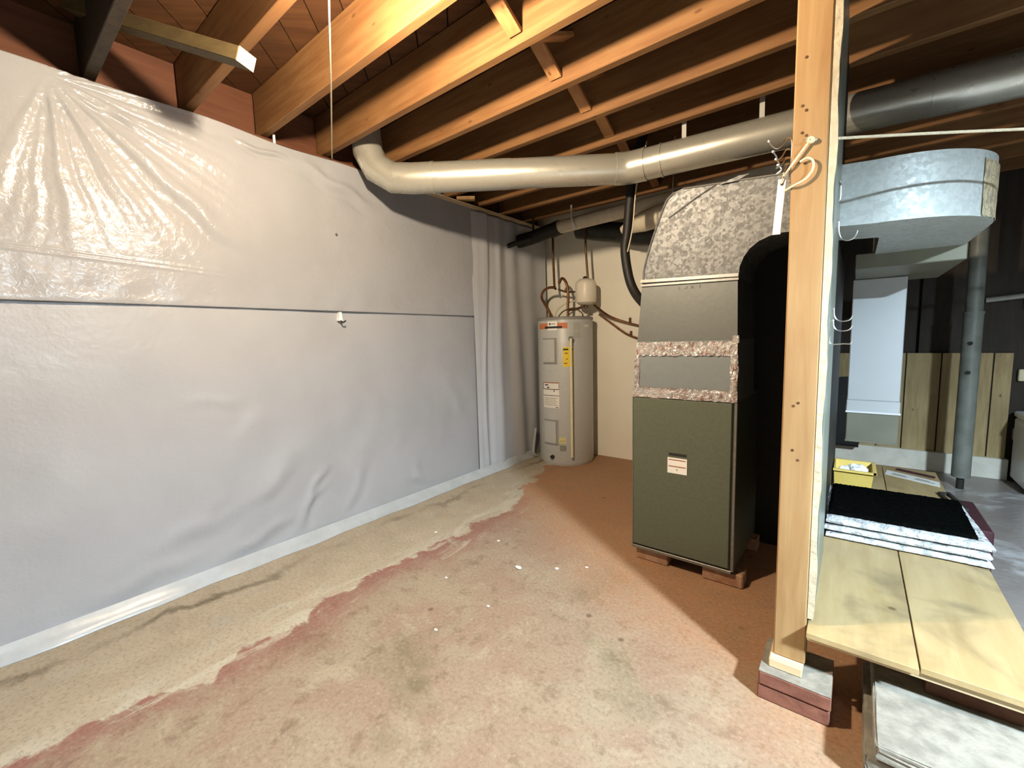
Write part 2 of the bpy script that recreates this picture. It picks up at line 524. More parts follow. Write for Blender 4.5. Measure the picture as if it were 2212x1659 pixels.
# ------------------------------------------------------------------ room shell
X0, X1, Y0, Y1, ZC = -2.95, 3.2, -2.6, 5.3, 2.60
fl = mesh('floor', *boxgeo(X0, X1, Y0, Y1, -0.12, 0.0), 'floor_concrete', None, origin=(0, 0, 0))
structure(fl, 'concrete basement floor with worn red paint')
structure(box('wall_left', X0, -2.635, Y0, 3.90, 0, 2.33, 'bare_concrete'))
structure(box('wall_back', X0, -0.22, 3.90, 4.12, 0, 2.60, 'wall_paint'), 'beige painted block wall behind the water heater')
structure(box('wall_side', -0.34, -0.22, 4.12, Y1, 0, 2.60, 'dark_wall'))
structure(box('wall_right', X1, X1 + 0.15, Y0, Y1, 0, 2.60, 'grey_wall'))
structure(box('wall_front', X0, X1, Y0 - 0.15, Y0, 0, 2.60, 'grey_wall'))
wf = thing('wall_far', (1.4, 5.0, 0), 'dark boarded wall beyond the workbench', None, kind='structure')
xs = -0.22
k = 0
while xs < X1 - 0.01:
    w = 0.34 if k % 2 == 0 else 0.30
    xe = min(xs + w, X1)
    box('board', xs, xe - 0.028, 5.0, 5.05, 0, 2.55, 'dark_wood', wf)
    xs = xe
    k += 1
box('backing', -0.22, X1, 5.06, 5.2, 0, 2.6, 'black_paint', wf)

# ceiling: joists, diagonal plank subfloor, rim board, bridging
ce = thing('ceiling', (0, 1.5, 2.36), 'open joist ceiling of brown timber under diagonal plank subfloor', None, kind='structure')
JY = [0.81 + 0.352 * k for k in range(-9, 13)]
for y in JY:
    box('joist', -2.68, X1, y - 0.042, y, 2.36, 2.595, 'dark_wood' if y < 0.6 else 'joist_wood', ce, 0.003)  # joists before the lamp coloured dark to stand for their unlit sides
dx, dy = -0.7071, 0.7071
nx, ny = 0.7071, 0.7071
w = 0.145
c0 = nx * X0 + ny * Y0
c1 = nx * X1 + ny * Y1
k = 0
while c0 + k * w < c1:
    a, b = c0 + k * w + 0.003, c0 + (k + 1) * w - 0.003
    pl = [(X0, Y0), (X1, Y0), (X1, Y1), (X0, Y1)]
    pl = clip(pl, nx, ny, b)
    pl = clip(pl, -nx, -ny, -a)
    if len(pl) > 2:
        prism('plank', pl, 'z', 2.597 + random.uniform(0, .003), 2.62, 'plank_wood', ce)
    k += 1
box('rim_board', -2.74, -2.70, Y0, 4.1, 2.34, 2.597, 'rim_wood', ce)
box('sill', X0, -2.60, Y0, 3.9, 2.33, 2.345, 'rim_wood', ce)
box('leak_backing', X0, X1, Y0, Y1, 2.625, 2.66, 'dark_wall', ce)  # unseen slab added over the planks to stop light leaks
for i in range(8, 17):
    ya, yb = JY[i], JY[i + 1] - 0.042
    xb = -1.07 - 0.035 * (i - 9)
    mesh('bridging', *beamgeo((xb, ya + 0.004, 2.55), (xb, yb - 0.004, 2.40), 0.062, 0.02, bev=0.002), 'brace_wood', ce)
    mesh('bridging', *beamgeo((xb + 0.066, ya + 0.004, 2.40), (xb + 0.066, yb - 0.004, 2.55), 0.062, 0.02, bev=0.002), 'brace_wood', ce)

# ------------------------------------------------------------------ plastic sheeting on the left wall
def vnoise(y, z, sy, sz, seed):
    r = np.random.default_rng(seed)
    G = r.random((64, 64))
    a, b = y * sy + 13.1, z * sz + 7.7
    i, j = np.floor(a).astype(int), np.floor(b).astype(int)
    fa, fb = a - i, b - j
    fa, fb = fa * fa * (3 - 2 * fa), fb * fb * (3 - 2 * fb)
    g = lambda p, q: G[p % 64, q % 64]
    return (g(i, j) * (1 - fa) * (1 - fb) + g(i + 1, j) * fa * (1 - fb) + g(i, j + 1) * (1 - fa) * fb + g(i + 1, j + 1) * fa * fb) - 0.5
def ridge(Yg, Zg, y1, z1, y2, z2, wd, h):
    dy, dz = y2 - y1, z2 - z1
    L = math.hypot(dy, dz)
    s = ((Yg - y1) * dy + (Zg - z1) * dz) / L
    d = ((Yg - y1) * dz - (Zg - z1) * dy) / L
    d = d + 0.012 * np.sin(s * 23 + y1 * 9)
    e = np.clip(s / (0.3 * L), 0, 1) * np.clip((L - s) / (0.3 * L), 0, 1)
    return h * e * np.exp(-(d / wd) ** 2) - 0.5 * h * e * np.exp(-((d - 1.9 * wd) / wd) ** 2)
RIDGES = [(1.03, 0.85, 0.82, 0.68, .030, .006), (1.10, 0.08, 1.30, 0.35, .018, .012), (1.42, 0.06, 1.61, 0.42, .024, .009),
          (0.40, 0.25, 0.92, 0.34, .030, .008), (0.70, 0.07, 1.15, 0.20, .022, .009), (0.60, 0.93, 0.92, 0.92, .018, .004),
          (1.16, 0.20, 1.34, 0.46, .016, .011), (0.90, 0.32, 1.12, 0.51, .024, .008), (1.96, 0.42, 2.14, 0.03, .022, .008),
          (0.62, 0.23, 0.76, 0.48, .030, .006), (2.32, 0.97, 2.63, 0.50, .03, .008), (1.55, 1.03, 2.06, 0.25, .05, .009),
          (1.30, 0.70, 0.86, 0.30, .05, .010), (1.75, 0.75, 1.50, 0.30, .05, .008), (0.30, 0.75, 0.05, 0.35, .06, .010),
          (1.90, 0.20, 2.30, 0.10, .02, .005), (0.20, 0.10, 0.65, 0.16, .025, .006), (2.05, 0.85, 2.45, 0.35, .04, .008)]
XS = -2.585
def disp_upper(Yg, Zg):
    d = 0.012 * vnoise(Yg, Zg, 1.3, 1.4, 1) + 0.004 * vnoise(Yg, Zg, 5, 5, 2)
    # fan of tension folds from a fixing point near the top
    y0, z0 = 0.30, 2.30
    r = np.hypot(Yg - y0, Zg - z0) + 1e-4
    th = np.arctan2(Yg - y0, z0 - Zg)
    fall = np.clip(r / 0.12, 0, 1) * np.exp(-(r / 0.62) ** 3) * np.clip((th + 0.55) / 0.4, 0, 1)
    wob = th + 0.05 * vnoise(Yg, Zg, 9, 9, 5)
    d += fall * (0.0046 * np.sin(wob * 15 + 1.0) + 0.0030 * np.sin(wob * 31 + 0.4) + 0.0015 * np.sin(wob * 73))
    d += fall * 0.0024 * vnoise(Yg, Zg, 55, 55, 6)
    # small gathers just above the overlap
    g = np.exp(-((Zg - 1.47) / 0.05) ** 2)
    d += g * 0.0025 * np.sin(Yg * 31 + 3 * vnoise(Yg, Zg, 4, 4, 8)) * np.clip(1.3 - Yg * 0.35, 0.15, 1)
    d += np.exp(-((Zg - 1.42) / 0.025) ** 2) * 0.003
    for h, wd in ((0.004, 0.006), (0.003, 0.005)):
        d += h * np.exp(-((Zg - (1.60 - 0.055 * (Yg - 0.2) + (0.02 if wd < .006 else 0))) / wd) ** 2) * np.clip((1.0 - Yg) / 0.4, 0, 1)
    d += ridge(Yg, Zg, 0.95, 2.27, 1.25, 2.24, .012, .012) + ridge(Yg, Zg, 1.20, 2.28, 1.85, 2.08, .03, .014)
    d += ridge(Yg, Zg, 0.42, 2.20, 1.05, 1.62, .035, .012) + ridge(Yg, Zg, 0.34, 2.29, 0.60, 2.16, .012, .010)
    return d
def disp_lower(Yg, Zg):
    d = 0.018 * vnoise(Yg, Zg, 1.2, 1.5, 3) + 0.004 * vnoise(Yg, Zg, 5, 5, 4)
    for rd in RIDGES:
        d += 0.85 * ridge(Yg, Zg, *rd[:4], rd[4] * 1.5, rd[5])
    d += 0.02 * np.exp(-(Zg / 0.05) ** 2)
    return d
def sheetgrid(ya, yb, za, zb, ny, nz, fn, base, topfn=None):
    ys = np.linspace(ya, yb, ny)
    zs = np.linspace(za, zb, nz)
    Yg, Zg = np.meshgrid(ys, zs, indexing='ij')
    if topfn is not None:
        tz = topfn(Yg)
        Zg = za + (Zg - za) / (zb - za) * (tz - za)
    Xg = base + fn(Yg, Zg)
    V = np.stack([Xg, Yg, Zg], -1).reshape(-1, 3)
    idx = np.arange(ny * nz).reshape(ny, nz)
    F = np.stack([idx[:-1, :-1], idx[1:, :-1], idx[1:, 1:], idx[:-1, 1:]], -1).reshape(-1, 4)
    return V, F
def solid(o, th):
    md = o.modifiers.new('thickness', 'SOLIDIFY')
    md.thickness = th
    md.offset = -1
    return o
top = lambda y: 2.325 + 0.010 * np.sin(y * 3.1) + 0.006 * np.sin(y * 9)
o = mesh('plastic_sheet', *sheetgrid(-1.6, 2.80, 1.405, 2.33, 560, 190, disp_upper, XS + 0.014, top), 'sheet_upper', None, True)
tag(solid(o, 0.0015), 'upper white plastic sheet on the left wall, with shiny creases fanning out', 'plastic sheet')
o = mesh('plastic_sheet', *sheetgrid(-1.6, 2.80, 0.0, 1.435, 420, 180, disp_lower, XS, None), 'sheet_lower', None, True)
tag(solid(o, 0.0015), 'lower white plastic sheet reaching the floor along the left wall', 'plastic sheet')
def disp_corner(Yg, Zg):
    ph = (Yg - 2.72) + 0.04 * (Zg - 1.0) * np.sin(Yg * 6) + 0.03 * vnoise(Yg, Zg, 3, 1.2, 12)
    d = 0.011 * np.sin(ph * 24) * np.clip((Yg - 2.70) / 0.06, 0, 1)
    d += 0.004 * np.sin(ph * 57 + Zg) * np.clip(1 - abs(Yg - 2.9) / 0.35, 0, 1)
    d += 0.014 * np.exp(-((Yg - 2.86 + 0.05 * np.sin(Zg * 2.4)) / 0.03) ** 2)
    d += 0.014 * vnoise(Yg, Zg, 3, 1.2, 14)
    return d
o = mesh('plastic_sheet', *sheetgrid(2.72, 3.82, 0.0, 2.29, 260, 120, disp_corner, XS + 0.02, None), 'sheet_corner', None, True)
tag(solid(o, 0.0015), 'loose plastic sheet hanging in vertical folds beside the water heater', 'plastic sheet')
# tape strip sealing the sheet to the floor
ys = np.linspace(-1.6, 3.55, 120)
V, F = [], []
for i, y in enumerate(ys):
    j = 0.006 * math.sin(y * 7) + 0.004 * math.sin(y * 17)
    for p in ((XS + 0.024, 0.062), (XS + 0.036, 0.045), (XS + 0.050 + j, 0.022), (XS + 0.078 + j, 0.004), (XS + 0.078 + j, 0.0), (XS + 0.02, 0.0)):
        V.append((p[0], y, p[1]))
for i in range(len(ys) - 1):
    for j in range(5):
        F.append([i * 6 + j, (i + 1) * 6 + j, (i + 1) * 6 + j + 1, i * 6 + j + 1])
o = mesh('sealing_tape', V, F, 'tape_white', None, True)
tag(o, 'long white tape strip where the plastic sheet meets the floor', 'tape')
# small fixings on the wall
o = tube('wall_nail', [(-2.60, 1.497, 1.880), (-2.545, 1.49, 1.877)], 0.006, 'steel', None, 8)
tag(o, 'small metal nail poking out of the upper plastic sheet', 'nail')
h = thing('wall_hook', (-2.57, 1.483, 1.36), 'small white hook on the plastic sheet just below the seam', 'hook')
prism('plate', [(1.478, 1.40), (1.492, 1.40), (1.498, 1.345), (1.470, 1.345)], 'x', -2.585, -2.555, 'white_plastic', h)
tube('prong', [(-2.565, 1.484, 1.350), (-2.54, 1.49, 1.335), (-2.525, 1.50, 1.345)], 0.005, 'ink', h, 8, 3)
# batten along the top of the far wall section
o = box('wall_batten', -2.600, -2.560, 2.14, 3.86, 2.300, 2.328, 'pale_wood_y', None, 0.002)
tag(o, 'pale wooden batten along the wall top beyond the bent duct', 'batten')
o = mesh('scrap_block', *beamgeo((-2.60, 2.60, 2.352), (-2.49, 2.70, 2.352), 0.05, 0.03, bev=0.003), 'post_wood')
tag(o, 'small yellowish wood scrap lying on the wall sill', 'wood scrap')
# white strap end at the sheet's top edge
o = box('strap_end', -2.592, -2.586, 1.17, 1.182, 2.30, 2.37, 'white_plastic')
tag(o, 'short white strap hanging over the plastic sheet top edge', 'strap')

# diagonal stub board near the lamp; unlit sides coloured dark, lit end pale
sb = thing('stub_board', (-1.8, 0.74, 2.25), 'stub of timber slanting under the ceiling, its lit end coloured pale', 'timber')
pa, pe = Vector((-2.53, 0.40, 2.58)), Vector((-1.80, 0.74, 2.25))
mesh('board', *beamgeo(pa, pe, 0.074, 0.05, bev=0.003), 'unlit_wood', sb)
mesh('lit_end', *beamgeo(pe + (pe - pa).normalized() * .0002, pe + (pe - pa).normalized() * .004, 0.073, 0.049), 'pale_wood', sb)

# ------------------------------------------------------------------ water heater
HX, HY, HR = -2.20, 3.60, 0.262
wh = thing('water_heater', (HX, HY, 0), 'tall grey electric water heater cylinder beside the plastic sheeting', 'water heater')
lathe('tank', HX, HY, [(HR - 0.012, 0), (HR - 0.006, 0.015), (HR, 0.03), (HR, 1.365), (HR - 0.006, 1.38), (HR - 0.02, 1.39), (0.02, 1.398)], 'tank_grey', wh, 64)
lathe('top_rim', HX, HY, [(HR - 0.01, 1.362), (HR + 0.004, 1.364), (HR + 0.004, 1.384), (HR - 0.012, 1.392)], 'tank_grey_dark', wh, 64)
def curved(name, a0, a1, z0, z1, off, th, mat, parent, n=8, taper=None):
    V, F = [], []
    for i in range(n + 1):
        a = a0 + (a1 - a0) * i / n
        for (r, z) in ((HR + off, z0), (HR + off, z1), (HR + off + th, z1), (HR + off + th, z0)):
            V.append((HX + r * math.cos(a), HY + r * math.sin(a), z))
    for i in range(n):
        for j in range(4):
            F.append([i * 4 + j, (i + 1) * 4 + j, (i + 1) * 4 + (j + 1) % 4, i * 4 + (j + 1) % 4])
    F.append([0, 1, 2, 3]); F.append([n * 4 + j for j in range(4)])
    return mesh(name, V, F, mat, parent)
D = math.radians
# camera direction seen from the heater: about -58 deg (measured from +X)
CA = math.atan2(-HY, -HX)
cv = lambda s: CA + math.asin(max(-1, min(1, s)))    # s = -1 left edge .. +1 right edge as the viewer sees it
lb = curved('brand_label', cv(-0.90), cv(0.08), 1.285, 1.335, 0.0, 0.002, 'label_orange', wh, 12)
curved('brand_plate', cv(-0.60), cv(-0.27), 1.270, 1.350, 0.002, 0.001, 'label_bright', lb)
curved('brand_band', cv(-0.70), cv(-0.10), 1.287, 1.306, 0.003, 0.001, 'ink', lb)
curved('brand_mark', cv(-0.55), cv(-0.50), 1.318, 1.336, 0.003, 0.001, 'ink', lb, 3)
curved('brand_text', cv(-0.48), cv(-0.33), 1.323, 1.332, 0.003, 0.001, 'ink_grey', lb, 4)
for zz in (0.965, 0.205):
    p = curved('element_cover', cv(-0.76), cv(-0.28), zz, zz + 0.235, 0.0, 0.010, 'tank_grey', wh)
    curved('cover_face', cv(-0.72), cv(-0.36), zz + 0.018, zz + 0.22, 0.010, 0.004, 'tank_grey', p)
    curved('cover_edge', cv(-0.76), cv(-0.30), zz + 0.0, zz + 0.012, 0.010, 0.0015, 'tank_grey_dark', p, 6)
    curved('cover_edge', cv(-0.76), cv(-0.30), zz + 0.223, zz + 0.233, 0.010, 0.0015, 'tank_grey_dark', p, 6)
    curved('cover_edge', cv(-0.36), cv(-0.30), zz + 0.01, zz + 0.225, 0.010, 0.0015, 'tank_grey_dark', p, 2)
wl = curved('warning_label', cv(-0.80), cv(-0.24), 0.55, 0.79, 0.0, 0.0015, 'label_white', wh)
curved('warning_frame', cv(-0.80), cv(-0.24), 0.782, 0.79, 0.0015, 0.001, 'ink_red', wl)
curved('warning_frame', cv(-0.80), cv(-0.24), 0.722, 0.728, 0.0015, 0.001, 'ink', wl)
curved('warning_frame', cv(-0.80), cv(-0.24), 0.664, 0.669, 0.0015, 0.001, 'ink', wl)
curved('warning_frame', cv(-0.80), cv(-0.79), 0.728, 0.782, 0.0015, 0.001, 'ink', wl, 1)
curved('warning_frame', cv(-0.25), cv(-0.24), 0.728, 0.782, 0.0015, 0.001, 'ink', wl, 1)
curved('warning_mark', cv(-0.74), cv(-0.62), 0.760, 0.770, 0.0015, 0.001, 'ink', wl, 2)
curved('warning_mark', cv(-0.66), cv(-0.59), 0.735, 0.746, 0.0015, 0.001, 'ink', wl, 2)
curved('warning_mark', cv(-0.43), cv(-0.40), 0.703, 0.718, 0.0015, 0.001, 'ink', wl, 2)
for q in range(5):
    curved('warning_text', cv(-0.77), cv(-0.30 - 0.05 * (q % 2)), 0.575 + q * 0.016, 0.580 + q * 0.016, 0.0015, 0.0008, 'ink_grey', wl, 4)
curved('warning_mark', cv(-0.37), cv(-0.27), 0.555, 0.561, 0.0015, 0.001, 'ink', wl, 2)
yl = curved('energy_label', cv(-0.09), cv(0.28), 0.935, 1.115, 0.0, 0.0015, 'label_yellow', wh)
curved('energy_band', cv(-0.08), cv(0.10), 1.086, 1.100, 0.0015, 0.001, 'ink', yl)
curved('energy_band', cv(0.17), cv(0.26), 1.086, 1.100, 0.0015, 0.001, 'ink', yl)
curved('energy_mark', cv(-0.02), cv(0.08), 1.054, 1.064, 0.0015, 0.001, 'ink_red', yl)
curved('energy_mark', cv(0.02), cv(0.08), 1.000, 1.010, 0.0015, 0.001, 'ink_red', yl)
curved('energy_mark', cv(-0.06), cv(0.06), 0.962, 0.972, 0.0015, 0.001, 'ink_red', yl)
curved('rating_label', cv(0.28), cv(0.52), 1.265, 1.335, 0.0, 0.0015, 'label_grey', wh)
curved('rating_label', cv(0.28), cv(0.52), 1.195, 1.255, 0.0, 0.0015, 'label_grey', wh)
curved('rating_label', cv(0.66), cv(0.82), 1.295, 1.312, 0.0, 0.0015, 'label_white', wh)
cl = curved('caution_label', cv(-0.26), cv(-0.02), 0.215, 0.275, 0.0, 0.0015, 'label_cream', wh)
curved('caution_text', cv(-0.23), cv(-0.06), 0.238, 0.244, 0.0015, 0.001, 'ink_grey', cl)
curved('rating_plate', cv(-0.24), cv(-0.01), 0.145, 0.20, 0.0, 0.0012, 'tank_grey_dark', wh)
curved('document_pouch', cv(0.40), cv(0.80), 0.60, 0.86, 0.0, 0.002, 'tank_grey', wh)
a = cv(-0.50)
tube('drain_plug', [(HX + HR * .97 * math.cos(a), HY + HR * .97 * math.sin(a), 0.085), (HX + (HR + .022) * math.cos(a), HY + (HR + .022) * math.sin(a), 0.085)], 0.018, 'ink', wh, 12)
a = cv(0.16)
e = lambda r, z: (HX + (HR + r) * math.cos(a), HY + (HR + r) * math.sin(a), z)
rv = tube('relief_valve', [e(-0.02, 1.19), e(0.05, 1.19)], 0.022, 'steel', wh, 12)
tube('discharge_pipe', [e(0.045, 1.19), e(0.05, 1.165), e(0.05, 1.10), e(0.05, 0.55), e(0.045, 0.10)], 0.011, 'cream_plastic', wh, 10)
# plumbing over the tank
def pipe(name, pts, r, mat, label, cat='pipe', group=None, smooth=4, seg=10):
    return tag(tube(name, pts, r, mat, None, seg, smooth), label, cat, group)
pipe('hot_pipe', [(-2.345, 3.56, 1.385), (-2.35, 3.56, 1.45), (-2.40, 3.56, 1.53), (-2.445, 3.57, 1.60), (-2.43, 3.58, 1.66), (-2.37, 3.59, 1.69), (-2.30, 3.60, 1.685)], 0.013, 'copper', 'bent copper pipe looping out of the heater top at left')
pipe('cold_pipe', [(-2.165, 3.60, 1.385), (-2.165, 3.60, 1.50), (-2.16, 3.60, 1.62), (-2.18, 3.60, 1.72), (-2.225, 3.60, 1.765), (-2.26, 3.60, 1.72)], 0.013, 'copper', 'copper pipe rising from the heater top and bending over')
pipe('riser_pipe', [(-2.335, 3.62, 2.19), (-2.335, 3.62, 1.98), (-2.32, 3.61, 1.70), (-2.30, 3.60, 1.67)], 0.012, 'dull_copper', 'dark copper riser dropping from the black drain pipe', smooth=0)
pipe('link_pipe', [(-2.31, 3.66, 1.675), (-2.24, 3.70, 1.645), (-2.14, 3.72, 1.64)], 0.009, 'dull_copper', 'short pipe linking the copper bends over the heater', smooth=3)
pipe('supply_pipe', [(-1.985, 3.62, 2.30), (-1.98, 3.62, 2.0), (-1.965, 3.63, 1.735)], 0.010, 'dull_copper', 'thin dark pipe coming down to the expansion tank', smooth=0)
pipe('valve_pipe', [(-2.165, 3.60, 1.46), (-2.10, 3.60, 1.465), (-2.03, 3.60, 1.475), (-2.005, 3.61, 1.50)], 0.012, 'dull_copper', 'copper cross branch under the expansion tank', smooth=3)
pipe('power_cable', [(-2.29, 3.56, 1.39), (-2.27, 3.57, 1.46), (-2.20, 3.60, 1.52), (-2.12, 3.66, 1.55)], 0.007, 'pvc_white', 'pale cable curving up from the heater top')
pipe('heater_cable', [(-2.25, 3.55, 1.39), (-2.20, 3.57, 1.45), (-2.10, 3.60, 1.475), (-2.02, 3.62, 1.42), (-2.03, 3.63, 1.39)], 0.006, 'dull_copper', 'thin brown cable arching over the heater top')
pipe('wall_pipe', [(-1.94, 3.70, 1.50), (-1.85, 3.80, 1.40), (-1.72, 3.86, 1.335), (-1.55, 3.885, 1.285), (-1.37, 3.885, 1.27)], 0.011, 'copper', 'upper of two thin copper lines on the beige wall')
pipe('wall_pipe', [(-1.98, 3.88, 1.42), (-1.85, 3.885, 1.325), (-1.70, 3.885, 1.22), (-1.55, 3.885, 1.165), (-1.36, 3.885, 1.14)], 0.010, 'copper', 'lower of two thin copper lines on the beige wall')
for (yy, zz, lbx) in ((-1.665, 1.35, 'bracket holding the upper copper line to the wall'), (-1.655, 1.225, 'bracket holding the lower copper line to the wall')):
    o = box('pipe_clip', yy - .008, yy + .008, 3.875, 3.90, zz - .03, zz + .02, 'dull_copper', None, .002)
    tag(o, 'small copper ' + lbx, 'bracket')
et = thing('expansion_tank', (-2.005, 3.66, 1.50), 'small cream expansion tank mounted above the water heater', 'expansion tank')
lathe('shell', -2.005, 3.66, [(0.02, 1.498), (0.06, 1.503), (0.09, 1.525), (0.098, 1.55), (0.098, 1.69), (0.09, 1.715), (0.06, 1.738), (0.022, 1.745)], 'expansion_paint', et, 36)
lathe('cap', -2.005, 3.66, [(0.025, 1.74), (0.025, 1.757), (0.015, 1.765)], 'ink', et, 16)
lathe('fitting', -2.005, 3.66, [(0.02, 1.475), (0.02, 1.50)], 'dull_copper', et, 12)
o = box('junction_box', -1.36, -1.26, 3.86, 3.90, 1.21, 1.42, 'label_grey', None, 0.004)
tag(o, 'grey electrical box on the beige wall behind the ductwork', 'electrical box')
# slim pipe end by the folds left of the heater
pipe('loose_hose', [(-2.50, 3.50, 0.30), (-2.505, 3.47, 0.15), (-2.50, 3.45, 0.06), (-2.495, 3.48, 0.02)], 0.013, 'tape_white', 'short pale hose end between the sheeting and heater')

# ------------------------------------------------------------------ drain pipe under the joists
o = tube('drain_pipe', [(-2.62, 3.40, 2.13), (-2.45, 3.43, 2.15), (-2.19, 3.455, 2.195)], 0.062, 'black_iron', None, 20)
tag(o, 'black iron drain pipe leaving the wall above the heater', 'pipe')
wp = thing('plastic_pipe', (-1.6, 3.42, 2.15), 'cream plastic drain pipe joined to the black iron pipe', 'pipe')
tube('pipe_body', [(-2.15, 3.455, 2.2), (-0.95, 3.37, 2.215)], 0.056, 'pvc_white', wp, 24)
tube('coupling', [(-2.24, 3.46, 2.185), (-2.15, 3.455, 2.2)], 0.066, 'black_rubber', wp, 24)
tube('hub', [(-2.175, 3.457, 2.198), (-2.145, 3.455, 2.2)], 0.060, 'pvc_white', wp, 24)
tube('strap', [(-2.02, 3.44, 2.36), (-1.99, 3.39, 2.25), (-1.965, 3.375, 2.19), (-1.955, 3.40, 2.145)], 0.008, 'white_plastic', wp, 6)
o = tube('branch_fitting', [(-2.58, 3.22, 2.06), (-2.50, 3.27, 2.09), (-2.42, 3.36, 2.13)], 0.022, 'black_iron', None, 10)
tag(o, 'thin black branch pipe poking out below the drain pipe', 'pipe')
o = tube('hanger_rod', [(-2.43, 3.43, 2.36), (-2.43, 3.43, 2.2)], 0.010, 'black_iron', None, 8)
tag(o, 'dark hanger rod above the black drain pipe', 'hanger')
o = tube('pale_duct', [(-1.48, 3.30, 2.03), (-1.30, 3.28, 2.06), (-1.05, 3.26, 2.09)], [0.03, 0.075, 0.085], 'pvc_white', None, 20, 3)
tag(o, 'pale tapering duct end tucked behind the galvanized elbow', 'duct')
rp = []
pth = smooth_path([(-2.10, 3.70, 2.22), (-1.90, 3.72, 2.17), (-1.70, 3.72, 2.12), (-1.50, 3.70, 2.06), (-1.25, 3.66, 2.03), (-0.95, 3.60, 2.05)], 14)
rr = [0.085 + 0.006 * (i % 2) for i in range(len(pth))]
o = mesh('flexible_duct', *tubegeo(pth, rr, 18), 'flex_duct', None, True)
tag(o, 'sagging black flexible duct below the joists behind the cream pipe', 'duct')
o = tube('insulated_line', [(-1.05, 2.78, 2.58), (-1.11, 2.80, 2.48), (-1.18, 2.80, 2.25), (-1.20, 2.80, 2.10), (-1.22, 2.80, 1.89), (-1.236, 2.80, 1.77), (-1.21, 2.80, 1.60), (-1.16, 2.78, 1.49), (-1.07, 2.72, 1.40), (-0.97, 2.62, 1.34), (-0.885, 2.50, 1.31)], 0.030, 'black_rubber', None, 14, 5)
tag(o, 'black insulated refrigerant line curving down into the duct side', 'hose')
o = tube('thin_wire', [(-1.07, 2.75, 2.40), (-1.14, 2.76, 2.15), (-1.165, 2.76, 1.90), (-1.20, 2.76, 1.75)], 0.004, 'string', None, 6, 3)
tag(o, 'thin pale wire running beside the black insulated line', 'wire')
o = tube('hanging_wire', [(-0.88, 2.70, 2.36), (-0.90, 2.70, 1.85)], 0.0025, 'steel', None, 5)
tag(o, 'fine hanging wire left of the galvanized elbow', 'wire')

# ------------------------------------------------------------------ long round metal duct
rd = thing('round_duct', (-1.1, 2.57, 2.11), 'long silver round duct bending across under the joists', 'duct')
R0 = 0.088
A, B, Cc = Vector((-2.10, 1.865, 2.2)), Vector((-1.12, 2.57, 2.2)), Vector((2.95, 3.02, 2.22))
d1 = (B - A).normalized()
d2 = (Cc - B).normalized()
p_el = A - d1 * 0.02
tube('duct_section', [A, A + (B - A) * 0.42], R0, 'pipe_metal', rd, 32)
tube('duct_section', [A + (B - A) * 0.40, B - d1 * 0.06], R0 - 0.002, 'pipe_metal', rd, 32)
tube('elbow_joint', [B - d1 * 0.075, B - d1 * 0.02, B + d2 * 0.03, B + d2 * 0.10], R0 + 0.003, 'pipe_metal', rd, 32)
tube('duct_section', [B + d2 * 0.06, B + d2 * 1.35], R0 - 0.001, 'pipe_metal', rd, 32)
tube('duct_section', [B + d2 * 1.33, Cc], R0 + 0.001, 'pipe_metal', rd, 32)
tube('joint_band', [B + d2 * 0.10, B + d2 * 0.115], R0 + 0.004, 'pipe_metal', rd, 32)
tube('joint_band', [B + d2 * 0.20, B + d2 * 0.21], R0 + 0.003, 'pipe_metal', rd, 32)
tube('joint_band', [A + d1 * 0.02, A + d1 * 0.04], R0 + 0.004, 'pipe_metal', rd, 32)
ep = [A + d1 * 0.03, A - d1 * 0.10, A - d1 * 0.22 + Vector((0, 0, .01)), A - d1 * 0.32 + Vector((-.0, -.0, .07)), A - d1 * 0.37 + Vector((0, 0, .17)), A - d1 * 0.38 + Vector((0, 0, .36))]
tube('wall_elbow', ep, R0 + 0.002, 'pipe_metal', rd, 28)
for (x, y) in ((-0.80, 2.605), (-0.425, 2.645)):
    V, F = boxgeo(x - 0.012, x + 0.012, y - 0.002, y + 0.002, 2.285, 2.40)
    mesh('hanger_strap', V, F, 'label_grey', rd)
# ------------------------------------------------------------------ furnace (air handler) on bricks
FX0, FX1, FY0, FY1 = -0.897, -0.403, 2.13, 2.70
for (xa, xb, ya, yb, lab) in ((-0.885, -0.715, 2.150, 2.245, 'brick under the front left corner of the dark air handler'),
                              (-0.545, -0.365, 2.145, 2.24, 'brick under the front right corner of the dark air handler'),
                              (-0.885, -0.715, 2.58, 2.675, 'brick under the rear left corner of the dark air handler'),
                              (-0.545, -0.375, 2.58, 2.675, 'brick under the rear right corner of the dark air handler')):
    tag(box('brick', xa, xb, ya, yb, 0, 0.068, 'brick_clay', None, 0.006), lab, 'brick')
fu = thing('air_handler', (-0.65, 2.41, 0.068), 'dark grey air handler cabinet raised on bricks', 'air handler')
box('cabinet', FX0 + .003, FX1 - .003, FY0 + 0.012, FY1, 0.068, 0.885, 'furnace_paint', fu, 0.003)
dp = box('front_panel', FX0 + 0.004, FX1 - 0.022, FY0 - 0.004, FY0 + 0.012, 0.092, 0.882, 'furnace_paint', fu, 0.003)
box('corner_trim', FX1 - 0.012, FX1, FY0 - 0.004, FY0 + 0.02, 0.07, 0.885, 'furnace_trim', fu, 0.002)
box('corner_trim', FX0 - 0.001, FX0 + 0.004, FY0 - 0.003, FY0 + 0.02, 0.07, 0.885, 'furnace_trim', fu, 0.001)
box('base_trim', FX0, FX1, FY0 - 0.004, FY0 + 0.014, 0.068, 0.084, 'furnace_trim', fu, 0.002)
lab = box('label', -0.712, -0.618, FY0 - 0.0065, FY0 - 0.004, 0.513, 0.592, 'label_bright', fu)
box('label_line', -0.707, -0.624, FY0 - 0.0075, FY0 - 0.0065, 0.580, 0.584, 'ink_red', lab)
